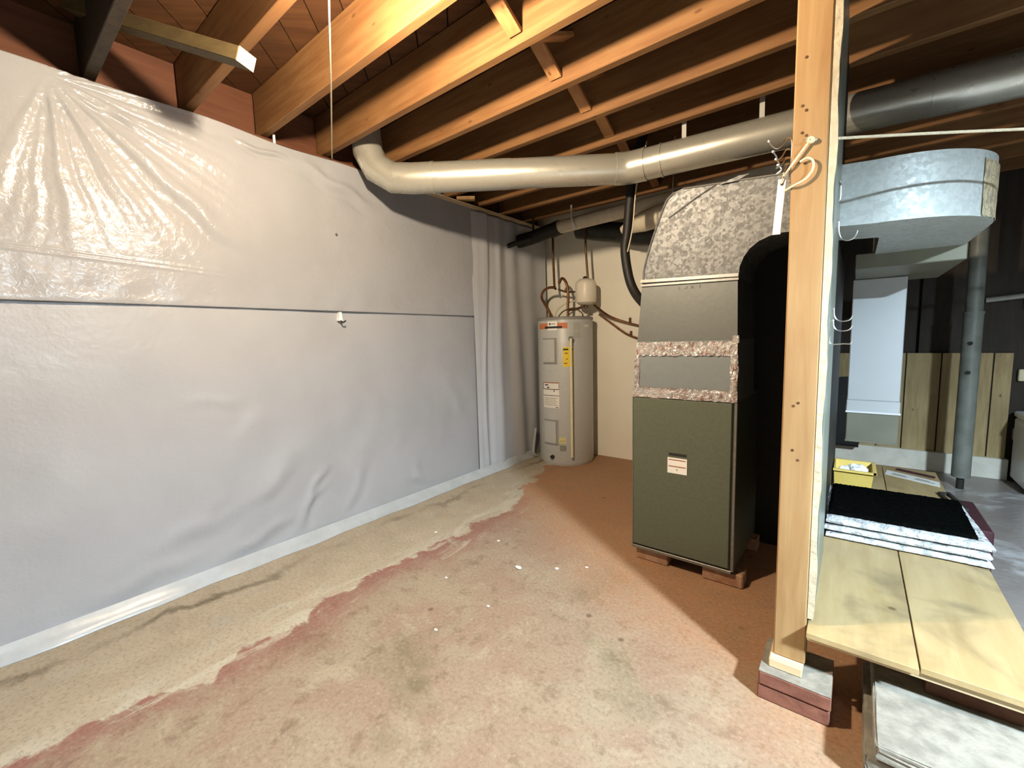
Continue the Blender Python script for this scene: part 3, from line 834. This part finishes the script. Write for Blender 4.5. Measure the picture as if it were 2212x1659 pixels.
box('label_line', -0.707, -0.624, FY0 - 0.0075, FY0 - 0.0065, 0.547, 0.551, 'ink_red', lab)
box('label_mark', -0.668, -0.663, FY0 - 0.0075, FY0 - 0.0065, 0.528, 0.537, 'ink_grey', lab)
box('brand_plate', -0.706, -0.622, FY0 - 0.0065, FY0 - 0.004, 0.604, 0.615, 'ink', fu)

o = box('blackout_box', -0.62, -0.095, 2.72, 3.45, 0.0, 1.86, 'black_paint', None, .004)  # added black box standing in for the darkness behind the cabinet
tag(o, 'added black box filling the dark gap behind the air handler', 'duct')

# ------------------------------------------------------------------ supply ductwork above the furnace
du = thing('supply_duct', (-0.63, 2.35, 0.885), 'galvanized supply duct rising from the air handler and turning right', 'duct')
DY0, DY1 = 2.13, 2.53
def sl(z):   # slight taper of the stack towards the top
    t_ = (z - 0.885) / (1.46 - 0.885)
    return FX0 + 0.003 + 0.047 * t_, FX1 - 0.003 - 0.012 * t_
def slab(name, z0, z1, off, mat, par):
    a0, b0 = sl(z0); a1, b1 = sl(z1)
    V = [(a0 - off, DY0 - off, z0), (b0 + off, DY0 - off, z0), (b0 + off, DY1 + off, z0), (a0 - off, DY1 + off, z0),
         (a1 - off, DY0 - off, z1), (b1 + off, DY0 - off, z1), (b1 + off, DY1 + off, z1), (a1 - off, DY1 + off, z1)]
    F = [[0, 1, 2, 3], [4, 5, 6, 7], [0, 1, 5, 4], [1, 2, 6, 5], [2, 3, 7, 6], [3, 0, 4, 7]]
    return mesh(name, V, F, mat, par)
slab('transition_panel', 0.885, 1.17, 0.0, 'sheet_panel', du)
slab('plenum', 1.17, 1.445, 0.001, 'sheet_metal', du)
def foilstrip(name, x0, x1, z0, z1, n, parent, horiz=True):
    # crumpled tape: a thin strip with a wavy outline and uneven surface
    V, F = [], []
    m = 5
    for i in range(n + 1):
        for j in range(m):
            u_, w_ = i / n, j / (m - 1)
            x = x0 + (x1 - x0) * (u_ if horiz else w_)
            z = z0 + (z1 - z0) * (w_ if horiz else u_)
            if j in (0, m - 1):
                if horiz: z += random.uniform(-.003, .003)
                else: x += random.uniform(-.003, .003)
            V.append((x, DY0 - 0.003 - random.uniform(0, 0.005), z))
    nf = len(V)
    V += [(p[0], DY0 - 0.0005, p[2]) for p in V]
    for i in range(n):
        for j in range(m - 1):
            q = [i * m + j, (i + 1) * m + j, (i + 1) * m + j + 1, i * m + j + 1]
            F.append(q); F.append([k + nf for k in q])
    return mesh(name, V, F, 'foil', parent)
a, b = sl(0.91)
foilstrip('foil_tape', a - .002, b + .002, 0.886, 0.938, 40, du)
a, b = sl(1.13)
foilstrip('foil_tape', a - .002, b + .002, 1.098, 1.165, 40, du)
a, b = sl(1.02)
foilstrip('foil_tape', a - .004, a + .022, 0.93, 1.105, 14, du, False)
foilstrip('foil_tape', b - .028, b + .004, 0.93, 1.105, 14, du, False)
box('foil_patch', b - .022, b + .006, DY0 - .006, DY0, 1.155, 1.19, 'foil', du, .003)
# flange between plenum and elbow
fa, fb = sl(1.455)
mesh('flange', *join(beamgeo((fa - .006, DY0 - .006, 1.468), (fb + .006, DY0 - .006, 1.452), 0.014, 0.014), beamgeo((fa - .006, DY0 - .004, 1.448), (fb + .006, DY0 - .004, 1.436), 0.010, 0.010)), 'steel', du)
for i, (xx, ln) in enumerate(((-.665, .012), (-.640, .006), (-.628, .012), (-.612, .012), (-.602, .010), (-.575, .016))):
    mesh('pen_mark', *beamgeo((xx, DY0 - .0016, 1.412), (xx + (.004 if i % 2 else -.002), DY0 - .0016, 1.412 + ln), .0025, .001), 'ink', du)
ZT, ZB = 1.816, 1.590
outline = [(-.850, 1.445), (-.846, 1.52), (-.832, 1.58), (-.806, 1.66), (-.780, 1.73), (-.752, 1.80), (-.735, 1.836), (-.70, 1.862), (-.655, 1.872), (-.53, 1.862), (-.25, 1.840), (-.088, 1.825),
           (-.088, 1.598), (-.17, 1.603), (-.255, 1.606), (-.30, 1.600), (-.34, 1.585), (-.372, 1.560), (-.395, 1.528), (-.410, 1.49), (-.414, 1.445)]
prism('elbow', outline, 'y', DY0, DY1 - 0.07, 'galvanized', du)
prism('link_run', [(-.088, 1.825), (.03, ZT), (.03, ZB), (-.088, 1.598)], 'y', DY0, DY1 - 0.07, 'galvanized_lit', du)
# raised seam along the elbow edge
pts = [(x, DY0 - .002, z) for x, z in outline[8:12]]
mesh('top_seam', *tubegeo(pts, 0.006, 6), 'steel', du)
pts = [(x + .006, DY0 - .001, z) for x, z in outline[0:8]]
mesh('side_seam', *tubegeo(pts, 0.005, 6), 'galvanized', du)
mesh('brace_crease', *tubegeo([(-.72, DY0 - .001, 1.75), (-.60, DY0 - .001, 1.815), (-.50, DY0 - .001, 1.862)], 0.004, 5), 'galvanized', du)
prism('torn_flap', [(-.50, 1.850), (-.42, 1.868), (-.38, 1.866), (-.43, 1.848)], 'y', DY0 - .012, DY0 - .006, 'galvanized', du)
# horizontal curve turning away behind the post
CX, CY, RO, RI = 0.03, 2.49, 0.36, 0.03
V, F = [], []
n = 20
for i in range(n + 1):
    a = -math.pi / 2 + math.pi / 2 * i / n
    for r, z in ((RI, ZB), (RO, ZB), (RO, ZT), (RI, ZT)):
        V.append((CX + r * math.cos(a), CY + r * math.sin(a), z))
for i in range(n):
    for j in range(4):
        F.append([i * 4 + j, (i + 1) * 4 + j, (i + 1) * 4 + (j + 1) % 4, i * 4 + (j + 1) % 4])
F.append([0, 1, 2, 3]); F.append([n * 4 + j for j in range(4)])
mesh('curved_run', V, F, 'galvanized_lit', du, smooth='auto')
V, F = [], []
n = 14
for i in range(n + 1):
    a = math.radians(-34 + 30 * i / n)
    for j in range(6):
        r = RO + 0.002 + random.uniform(0, .003)
        V.append((CX + r * math.cos(a), CY + r * math.sin(a), ZB + .002 + (ZT - ZB - .03) * j / 5 + random.uniform(-.004, .004)))
for i in range(n):
    for j in range(5):
        F.append([i * 6 + j, (i + 1) * 6 + j, (i + 1) * 6 + j + 1, i * 6 + j + 1])
mesh('foil_wrap', V, F, 'foil_lit', du)
box('straight_run', CX + RI, CX + RO, CY, 3.55, ZB, ZT, 'galvanized_lit', du)
box('lower_run', -0.02, 0.40, 3.00, 3.93, 1.52, 1.60, 'duct_olive', du, .004)
# white drop duct
dr = thing('drop_duct', (0.115, 3.75, 0.46), 'bluish white vertical duct hanging behind the shelf clutter', 'duct')
box('upper_body', -0.027, 0.234, 3.60, 3.90, 0.74, 1.518, 'duct_white', dr, .004)
box('collar', -0.030, 0.238, 3.594, 3.906, 0.665, 0.74, 'duct_white', dr, .004)
box('collar_lip', -0.034, 0.242, 3.588, 3.912, 0.655, 0.668, 'white_enamel', dr, .003)
box('lower_body', -0.026, 0.236, 3.60, 3.90, 0.47, 0.655, 'duct_olive', dr, .004)
box('bottom_lip', -0.029, 0.239, 3.595, 3.905, 0.46, 0.475, 'duct_olive', dr, .002)

# ------------------------------------------------------------------ support post
pb = thing('post_footing', (-0.108, 1.585, 0), 'two-layer reddish block under the wooden post', 'footing block')
box('block', -0.206, -0.012, 1.512, 1.70, 0.0, 0.050, 'red_block', pb, .004)
box('block', -0.203, -0.010, 1.508, 1.70, 0.052, 0.098, 'red_block', pb, .004)
box('top_skin', -0.202, -0.011, 1.509, 1.699, 0.098, 0.100, 'block_concrete', pb)
o = box('post_shim', -0.180, -0.088, 1.545, 1.665, 0.100, 0.130, 'pale_wood', None, .003)
tag(o, 'pale wood shim between the post and its footing', 'shim')
po = thing('support_post', (-0.1275, 1.6, 0.13), 'yellow pine support post standing before the air handler', 'post')
V, F = boxgeo(-0.1715, -0.0835, 1.575, 1.663, 0.130, 2.36, 0.004)
mesh('post_body', V, F, 'post_wood', po)
# nails and splinters on the face
for (x, z) in ((-.145, 1.98), (-.150, 1.85), (-.140, 1.835), (-.148, 1.775), (-.138, 1.765), (-.13, 0.98), (-.142, 0.97), (-.14, 0.83), (-.125, 0.8)):
    tube('nail_hole', [(x, 1.5735, z), (x, 1.576, z)], 0.004, 'dull_copper', po, 6)
# ragged drywall edge and pegboard partition behind the post
pg = thing('partition_panel', (-0.073, 1.9, 0.27), 'thin painted partition board with a ragged white edge beside the post', 'panel')
zs = np.linspace(0.29, 2.36, 70)
V, F = [], []
for i, z in enumerate(zs):
    j1 = 0.0022 * math.sin(z * 19) + random.uniform(-.0012, .0012)
    xa, xb = -0.0825, -0.066 + j1
    for p in ((xa, 1.577), (xb, 1.577 + random.uniform(0, .003)), (xb, 1.605), (xa, 1.605)):
        V.append((p[0], p[1], z))
for i in range(len(zs) - 1):
    for j in range(4):
        F.append([i * 4 + j, (i + 1) * 4 + j, (i + 1) * 4 + (j + 1) % 4, i * 4 + (j + 1) % 4])
F.append([0, 1, 2, 3]); F.append([(len(zs) - 1) * 4 + j for j in range(4)])
mesh('ragged_edge', V, F, 'drywall_edge', pg)
box('board', -0.0825, -0.074, 1.606, 2.125, 0.27, 2.36, 'black_paint', pg)  # coloured black so it bounces no light onto the air handler
box('light_block_board', -0.0825, -0.074, 2.13, 3.50, 0.27, 1.58, 'black_paint', pg)  # board extended to keep lamp light off the cabinet side and wall
box('upper_light_block', -0.0825, -0.074, 2.126, 2.57, 1.88, 2.36, 'black_paint', pg)  # added to block bulb light from the round duct at right
box('gap_strip', -0.078, -0.070, 1.612, 1.622, 0.29, 2.34, 'black_paint', pg)  # black strip standing in for the dark gap behind the ragged edge
box('face_strip', -0.0745, -0.068, 1.70, 2.12, 0.29, 2.34, 'pegboard_paint', pg, .001)

# hooks on the partition board
def jhook(y, z, s, lab):
    o = tube('peg_hook', [(-.068, y, z + .03 * s), (-.062, y, z + .03 * s), (-.060, y, z), (-.052, y, z - .022 * s), (-.035, y, z - .03 * s), (-.018, y, z - .024 * s), (-.010, y, z - .004 * s)], 0.0022, 'steel', None, 6, 4)
    tag(o, lab, 'hook')
jhook(1.86, 1.53, 1.1, 'curved wire hook on the partition under the big curved duct')
jhook(1.82, 1.25, .7, 'upper small wire hook halfway down the partition board')
jhook(1.80, 1.215, .6, 'lower small wire hook halfway down the partition board')
o = tube('peg_hook', [(-.068, 1.80, 1.18), (-.066, 1.80, 1.155), (-.03, 1.80, 1.155), (-.012, 1.80, 1.155), (-.008, 1.80, 1.17)], 0.0024, 'steel', None, 6, 3)
tag(o, 'straight wire hook with upturned tip, lowest on the partition board', 'hook')
o = tube('peg_wire', [(-.068, 1.95, 1.72), (-.064, 1.95, 1.70), (-.064, 1.95, 1.66), (-.068, 1.95, 1.65)], 0.003, 'steel', None, 6, 3)
tag(o, 'short wire loop high on the partition board', 'hook')

# four-prong coat hook and white strip left of the post
hk = thing('prong_hook', (-0.178, 1.61, 1.70), 'wire hook rack with ball-tipped prongs on the post side', 'hook')
tube('frame', [(-.173, 1.612, 1.655), (-.180, 1.612, 1.66), (-.178, 1.612, 1.70), (-.176, 1.612, 1.765), (-.184, 1.612, 1.785)], 0.0024, 'steel', hk, 6, 4)
for k, (dx_, z) in enumerate(((0.0, 1.775), (.012, 1.742), (.020, 1.718), (.026, 1.700))):
    xl = -.232 + dx_
    pr_ = tube('prong', [(-.180, 1.610, z + .006), (-.190, 1.602, z + .006), (-.200, 1.592, z - .014), (-.212, 1.586, z - .022), (xl + .008, 1.580, z - .014), (xl, 1.576, z)], 0.0022, 'steel', hk, 6, 4)
    lathe('ball_tip', xl, 1.576, [(.001, z - .004), (.0042, z - .001), (.0042, z + .003), (.001, z + .006)], 'steel', pr_, 8)
ws = thing('hanging_strip', (-0.205, 1.612, 1.505), 'white metal strip with a hole hanging left of the post', 'strip')
mesh('strip', *beamgeo((-.209, 1.612, 1.503), (-.198, 1.612, 1.668), .0035, .022, bev=.001, up=(1, 0, 0)), 'white_enamel', ws)
tube('hole', [(-.199, 1.6085, 1.652), (-.199, 1.6115, 1.652)], .004, 'ink', ws, 8)
tube('tie', [(-.199, 1.608, 1.652), (-.196, 1.604, 1.675), (-.190, 1.602, 1.695), (-.186, 1.606, 1.705)], .0016, 'string', ws, 5, 3)

# clothes line tied to the post
ro = thing('clothes_line', (-0.123, 1.572, 1.747), 'cream cord tied to the post and stretched to the right', 'cord')
tube('line', [(-.126, 1.568, 1.747), (.12, 1.745, 1.749), (.36, 1.93, 1.752), (.9, 2.33, 1.752), (2.0, 3.12, 1.765), (3.2, 3.98, 1.80)], 0.0042, 'string', ro, 8, 4)
tube('knot', [(-.134, 1.570, 1.745), (-.126, 1.565, 1.752), (-.118, 1.566, 1.744), (-.126, 1.568, 1.741), (-.133, 1.566, 1.749)], 0.005, 'string', ro, 8, 3)
tube('tail', [(-.128, 1.567, 1.745), (-.150, 1.567, 1.716), (-.175, 1.567, 1.682), (-.190, 1.585, 1.668)], 0.0032, 'string', ro, 6, 3)
tube('loop', [(-.188, 1.59, 1.625), (-.165, 1.566, 1.628), (-.135, 1.563, 1.640), (-.118, 1.563, 1.662), (-.118, 1.563, 1.686), (-.132, 1.564, 1.698), (-.150, 1.566, 1.692)], 0.0032, 'string', ro, 6, 4)
tube('nail', [(-.123, 1.576, 1.749), (-.142, 1.560, 1.749)], .002, 'steel', ro, 6)

# pull string from the lamp to the wall
o = tube('pull_string', [(-1.13, 0.69, 2.24), (-1.85, 1.10, 2.27), (-2.585, 1.515, 2.335)], 0.0035, 'string', None, 6)
tag(o, 'thin white string stretched from the lamp to the plastic sheet top', 'string')

# ------------------------------------------------------------------ low plywood bench on the right
BZ = 0.27
be = thing('plywood_bench', (0.18, 2.6, 0), 'low plywood platform of two sheets running along the partition', 'bench')
box('sheet', -0.081, 0.1755, 1.53, 3.80, BZ - 0.018, BZ, 'plywood', be, .001)
box('sheet', 0.1795, 0.440, 1.545, 3.80, BZ - 0.018, BZ, 'plywood', be, .001)
box('edge_lip', -0.08, 0.438, 1.555, 1.575, BZ - 0.040, BZ - 0.018, 'pale_wood', be, .001)
box('leg', 0.20, 0.42, 1.62, 1.66, 0.152, BZ - 0.018, 'rim_wood', be, .002)
box('leg', -0.06, 0.42, 2.65, 2.69, 0.0, BZ - 0.018, 'rim_wood', be, .002)
box('leg', -0.06, 0.42, 3.70, 3.74, 0.0, BZ - 0.018, 'rim_wood', be, .002)
def rough_block(name, x0, x1, y0, y1, z0, z1, mat):
    bm = bmesh.new()
    V, F = boxgeo(x0, x1, y0, y1, z0, z1, 0.006)
    vs = [bm.verts.new(v) for v in V]
    for f in F: bm.faces.new([vs[i] for i in f])
    bmesh.ops.subdivide_edges(bm, edges=list(bm.edges), cuts=5, use_grid_fill=True)
    for v in bm.verts:
        if v.co.z > z0 + .004:
            v.co += Vector((random.uniform(-1, 1), random.uniform(-1, 1), random.uniform(-1, .2))) * .0022
    bm.verts.ensure_lookup_table()
    bm.verts.index_update()
    V = [tuple(v.co) for v in bm.verts]
    F = [[v.index for v in f.verts] for f in bm.faces]
    bm.free()
    return mesh(name, V, F, mat)
o = rough_block('concrete_paver', 0.066, 0.62, 1.352, 1.76, 0.0, 0.100, 'block_concrete')
tag(o, 'lower concrete block under the plywood platform front', 'concrete block')
o = rough_block('concrete_paver', 0.084, 0.62, 1.338, 1.75, 0.103, 0.152, 'block_concrete')
tag(o, 'upper concrete slab, whitish, stacked under the plywood platform front', 'concrete block')

# stack of wrapped furnace filters with a black one on top
def filt(z0, z1, j, mat, lab, grp, ang):
    ca, sa = math.cos(ang), math.sin(ang)
    cx, cy = 0.178 + j, 2.60
    hx, hy = 0.255, 0.258
    n = 16
    ring = []
    for s_ in range(4):
        for i in range(n):
            u_ = i / n * 2 - 1
            ring.append({0: (u_ * hx, -hy), 1: (hx, u_ * hy), 2: (-u_ * hx, hy), 3: (-hx, -u_ * hy)}[s_])
    rows = [(-.012, z0 + .002), (0.004, z0 + .008), (.006, (z0 + z1) / 2), (.002, z1 - .006), (-.014, z1)]
    V, F = [], []
    for (off, z) in rows:
        for (x, y) in ring:
            k = 1 + off / .25 + random.uniform(-.006, .006)
            X_, Y_ = x * k, y * k
            V.append((cx + X_ * ca - Y_ * sa, cy + X_ * sa + Y_ * ca, z + (random.uniform(-.003, .001) if z > z0 + .01 else 0)))
    N = len(ring)
    for i in range(len(rows) - 1):
        for q in range(N):
            F.append([i * N + q, i * N + (q + 1) % N, (i + 1) * N + (q + 1) % N, (i + 1) * N + q])
    F.append(list(range(N))); F.append([(len(rows) - 1) * N + q for q in range(N)])
    return tag(mesh('wrapped_filter', V, F, mat, None, 'auto'), lab, 'air filter', grp)
filt(BZ, BZ + .030, .004, 'wrap', 'lowest plastic-wrapped white filter of the stack on the platform', 'stacked wrapped filters', .035)
filt(BZ + .031, BZ + .064, -.002, 'wrap', 'middle plastic-wrapped white filter of the stack on the platform', 'stacked wrapped filters', .03)
filt(BZ + .065, BZ + .098, .002, 'wrap', 'uppermost plastic-wrapped white filter, under the black pad', 'stacked wrapped filters', .04)
V, F = [], []
nx_, ny_ = 60, 60
qa = [(-0.066, 2.368), (0.412, 2.378), (0.420, 2.845), (-0.062, 2.835)]
for i in range(nx_ + 1):
    for j in range(ny_ + 1):
        u_, w_ = i / nx_, j / ny_
        p = [(1 - u_) * (1 - w_) * qa[0][k] + u_ * (1 - w_) * qa[1][k] + u_ * w_ * qa[2][k] + (1 - u_) * w_ * qa[3][k] for k in (0, 1)]
        e_ = (i in (0, nx_) or j in (0, ny_))
        V.append((p[0] + (random.uniform(-.003, .003) if e_ else 0), p[1] + (random.uniform(-.003, .003) if e_ else 0), BZ + (.100 if e_ else .111 + random.uniform(0, .003))))
for i in range(nx_):
    for j in range(ny_):
        q = i * (ny_ + 1) + j
        F.append([q, q + ny_ + 1, q + ny_ + 2, q + 1])
o = mesh('filter_pad', V, F, 'black_fiber', None, True)
tag(o, 'black fibrous filter pad lying on the wrapped filters', 'filter pad')

# yellow plastic bin
bn = thing('yellow_bin', (0.015, 3.14, BZ), 'yellow plastic bin holding white scraps on the platform', 'bin')
def frus(xa, xb, ya, yb, z0, xa2, xb2, ya2, yb2, z1, th):
    o_ = [(xa, ya, z0), (xb, ya, z0), (xb, yb, z0), (xa, yb, z0), (xa2, ya2, z1), (xb2, ya2, z1), (xb2, yb2, z1), (xa2, yb2, z1)]
    i_ = [(xa + th, ya + th, z0 + th), (xb - th, ya + th, z0 + th), (xb - th, yb - th, z0 + th), (xa + th, yb - th, z0 + th), (xa2 + th, ya2 + th, z1), (xb2 - th, ya2 + th, z1), (xb2 - th, yb2 - th, z1), (xa2 + th, yb2 - th, z1)]
    V = o_ + i_
    F = [[0, 1, 2, 3], [0, 1, 5, 4], [1, 2, 6, 5], [2, 3, 7, 6], [3, 0, 4, 7], [8, 9, 10, 11], [8, 9, 13, 12], [9, 10, 14, 13], [10, 11, 15, 14], [11, 8, 12, 15], [4, 5, 13, 12], [5, 6, 14, 13], [6, 7, 15, 14], [7, 4, 12, 15]]
    return V, F
mesh('tub', *frus(-.058, .098, 3.035, 3.20, BZ, -.066, .110, 3.00, 3.235, BZ + .15, .004), 'yellow_plastic', bn)
mesh('rim', *join(boxgeo(-.069, .120, 2.988, 3.002, BZ + .140, BZ + .150), boxgeo(.108, .122, 2.988, 3.240, BZ + .140, BZ + .150), boxgeo(-.069, .120, 3.232, 3.246, BZ + .140, BZ + .150)), 'yellow_plastic', bn)
for k, (x, y, s_) in enumerate(((-.02, 3.05, .03), (.035, 3.06, .028), (.06, 3.08, .03), (.02, 3.12, .03), (.05, 3.14, .025))):
    bm = bmesh.new()
    bmesh.ops.create_icosphere(bm, subdivisions=2, radius=s_)
    for v in bm.verts:
        v.co *= random.uniform(.75, 1.15)
        v.co += Vector((x, y, BZ + .132))
    V = [tuple(v.co) for v in bm.verts]
    F = [[v.index for v in f.verts] for f in bm.faces]
    bm.free()
    tag(mesh('paper_scrap', V, F, 'paper'), 'crumpled white scrap in the yellow bin', 'paper scrap', 'white scraps in the yellow bin')
# papers
pp = thing('printed_sheet', (0.30, 3.60, BZ), 'white printed sheet lying at the far end of the platform', 'paper')
mesh('sheet_paper', [(.185, 3.59, BZ + .002), (.425, 3.45, BZ + .002), (.432, 3.56, BZ + .002), (.20, 3.70, BZ + .002), (.185, 3.59, BZ), (.425, 3.45, BZ), (.432, 3.56, BZ), (.20, 3.70, BZ)],
     [[0, 1, 2, 3], [4, 5, 6, 7], [0, 1, 5, 4], [1, 2, 6, 5], [2, 3, 7, 6], [3, 0, 4, 7]], 'paper', pp)
for (u0, u1, off) in ((.12, .42, .02), (.15, .40, .045), (.55, .92, .03), (.60, .85, .055)):
    q = lambda s, o_: (.19 + .235 * s, 3.60 - .137 * s + o_, BZ + .003)
    mesh('print_line', *beamgeo(q(u0, off), q(u1, off), .012, .0008), 'ink_grey', pp)
o = mesh('wooden_stick', *beamgeo((.25, 3.735, BZ + .006), (.42, 3.64, BZ + .006), .018, .010), 'maroon')
tag(o, 'thin dark stick behind the printed sheet', 'stick')
# maroon box and black metal piece beside the platform
o = box('maroon_box', 0.456, 0.565, 2.98, 3.46, 0.0, 0.21, 'maroon', None, .008)
tag(o, 'dull maroon box on the floor beside the black pad', 'box')
mb = thing('metal_bracket', (0.43, 3.12, BZ), 'black metal bracket on the platform edge near the column', 'bracket')
mesh('arm', *beamgeo((.405, 3.30, BZ + .008), (.440, 3.02, BZ + .008), .014, .014), 'ink', mb)
mesh('arm', *beamgeo((.440, 3.32, BZ + .008), (.478, 3.06, BZ + .008), .014, .014), 'ink', mb)
mesh('cross_bar', *beamgeo((.400, 3.30, BZ + .008), (.446, 3.31, BZ + .008), .014, .012), 'ink', mb)

# ------------------------------------------------------------------ far right: column, panelling, appliance
co = thing('steel_column', (0.655, 4.5, 0), 'grey steel jack column in front of the wood panelling', 'column')
tube('shaft', [(0.655, 4.5, 0.09), (0.655, 4.5, 1.30)], 0.052, 'column_paint', co, 28)
tube('upper_shaft', [(0.655, 4.5, 1.30), (0.650, 4.5, 2.36)], 0.046, 'column_paint', co, 28)
tube('screw_foot', [(0.655, 4.5, 0.0), (0.655, 4.5, 0.09)], 0.022, 'ink', co, 14)
tube('joint_ring', [(0.655, 4.5, 1.285), (0.655, 4.5, 1.305)], 0.056, 'column_paint', co, 28)
for z in (1.08, 0.87):
    tube('pin_hole', [(0.645, 4.46, z), (0.640, 4.443, z)], 0.014, 'ink', co, 10)
wp_ = thing('wood_panelling', (0.41, 4.965, 0.15), 'light brown grooved wood panelling low on the far wall', 'panelling')
xs = [-0.14, 0.06, 0.18, 0.345, 0.56, 0.72, 0.85, 0.955]
for a, b in zip(xs[:-1], xs[1:]):
    box('plank', a + .004, b - .004, 4.955, 4.972, 0.15, 0.99, 'panel_wood', wp_, .002)
box('groove_backing', -0.14, 0.955, 4.972, 4.982, 0.15, 0.985, 'dark_wood', wp_)
bb = box('baseboard_far', -0.20, 0.968, 4.92, 4.985, 0.0, 0.165, 'white_paint', None, .004)
structure(bb, 'white painted kerb below the wood panelling')
for z, lab_ in ((1.36, 'topmost pale block on the dark wall right of the panelling'), (0.82, 'middle pale block on the dark wall right of the panelling'), (0.36, 'lowest pale block on the dark wall right of the panelling')):
    o = box('pale_block', 0.985, 1.022, 4.955, 4.998, z - .045, z + .045, 'cream_plastic', None, .005)
    tag(o, lab_, 'wall block')
ap = thing('white_appliance', (1.25, 4.72, 0), 'white enamel appliance at the right edge beyond the column', 'appliance')
box('body', 0.98, 1.62, 4.50, 4.93, 0.03, 0.50, 'white_enamel', ap, .012)
box('lid', 0.975, 1.625, 4.495, 4.93, 0.505, 0.55, 'white_enamel', ap, .010)
box('plinth', 1.00, 1.60, 4.53, 4.92, 0.0, 0.03, 'ink', ap)
# dark rounded grille left of the white duct
n = 14
out = [(-.215, .17)] + [(-.215 + .15 - .15 * math.cos(math.pi * i / n / 2), .62 + .16 * math.sin(math.pi * i / n / 2)) for i in range(n + 1)] + [(.06, .78), (.06, .17)]
gr = thing('dark_grille', (-0.08, 4.88, 0.165), 'dark rounded perforated grille leaning before the panelling', 'grille')
prism('plate', out, 'y', 4.86, 4.915, 'black_paint', gr)
box('shelf_edge', -.21, .06, 4.80, 4.90, .165, .172, 'ink', gr)
o = tube('wall_pipe_far', [(0.78, 4.96, 1.40), (1.10, 4.95, 1.43), (1.6, 4.95, 1.5)], .02, 'label_grey', None, 10)
tag(o, 'thin grey pipe on the dark wall right of the column', 'pipe')
o = lathe('hanging_jar', -0.045, 3.35, [(.012, 1.40), (.022, 1.41), (.025, 1.45), (.022, 1.50), (.010, 1.52)], 'pvc_white', None, 14)
bpy.data.objects.remove(o)

# ------------------------------------------------------------------ debris on the floor
for k, (x, y, s_) in enumerate(((-1.336, 1.686, .018), (-1.17, 1.80, .010), (-1.62, 1.86, .010), (-1.32, 1.10, .008), (-1.58, 1.40, .007), (-.60, .78, .007), (-1.25, 1.35, .007), (-2.02, 1.72, .009), (-1.05, 1.90, .008))):
    bm = bmesh.new()
    bmesh.ops.create_icosphere(bm, subdivisions=1, radius=s_)
    for v in bm.verts:
        v.co = Vector((v.co.x * random.uniform(.9, 1.6), v.co.y * random.uniform(.6, 1.1), v.co.z * .35 + s_ * .3)) + Vector((x, y, 0))
    V = [tuple(v.co) for v in bm.verts]
    F = [[v.index for v in f.verts] for f in bm.faces]
    bm.free()
    tag(mesh('plaster_chip', V, F, 'label_white'), 'small white plaster chip on the red floor', 'chip', 'plaster chips on the floor')

# ------------------------------------------------------------------ lamps of the room
def bulb_lamp(pos, mat, label):
    bx, by, bz = pos
    bl = thing('bulb_lamp', (bx, by, 2.36), label, 'lamp')
    lathe('bulb', bx, by, [(.006, bz - .036), (.022, bz - .030), (.032, bz - .016), (.034, bz), (.030, bz + .016), (.018, bz + .036), (.013, bz + .05)], mat, bl, 20)
    lathe('holder', bx, by, [(.016, bz + .05), (.022, bz + .055), (.024, bz + .10), (.055, bz + .125), (.055, bz + .16)], 'white_plastic', bl, 20)
    box('mounting_board', bx - .07, bx + .07, by - .20, by + .20, bz + .16, bz + .178, 'joist_wood', bl)
bulb_lamp(BULB_POS, 'bulb_glow', 'bare warm bulb in a ceiling lampholder near the plastic sheeting')
tx, ty, tz = DOME_POS
tl = thing('dome_lamp', (tx, ty, tz), 'white dome shade lamp hanging over the right side', 'lamp')
lathe('bulb', tx, ty, [(.02, tz - .055), (.06, tz - .045), (.09, tz - .015), (.09, tz + .010), (.06, tz + .040), (.025, tz + .07)], 'dome_glow', tl, 20)
V, F = [], []
prof = [(.215, tz - .060), (.19, tz + .03), (.12, tz + .10), (.04, tz + .125), (.04, tz + .135), (.125, tz + .112), (.198, tz + .038), (.224, tz - .060)]
seg = 40
for r, z in prof:
    for j in range(seg):
        q = 2 * math.pi * j / seg
        V.append((tx + r * math.cos(q), ty + r * math.sin(q), z))
for i in range(len(prof)):
    for j in range(seg):
        k = (i + 1) % len(prof)
        F.append([i * seg + j, i * seg + (j + 1) % seg, k * seg + (j + 1) % seg, k * seg + j])
mesh('shade', V, F, 'white_enamel', tl, smooth='auto')
lathe('socket', tx, ty, [(.02, tz + .07), (.038, tz + .08), (.038, tz + .17), (.01, tz + .19)], 'ink', tl, 16)
tube('cord', [(tx, ty, tz + .19), (tx, ty, 2.60)], .004, 'ink', tl, 6)
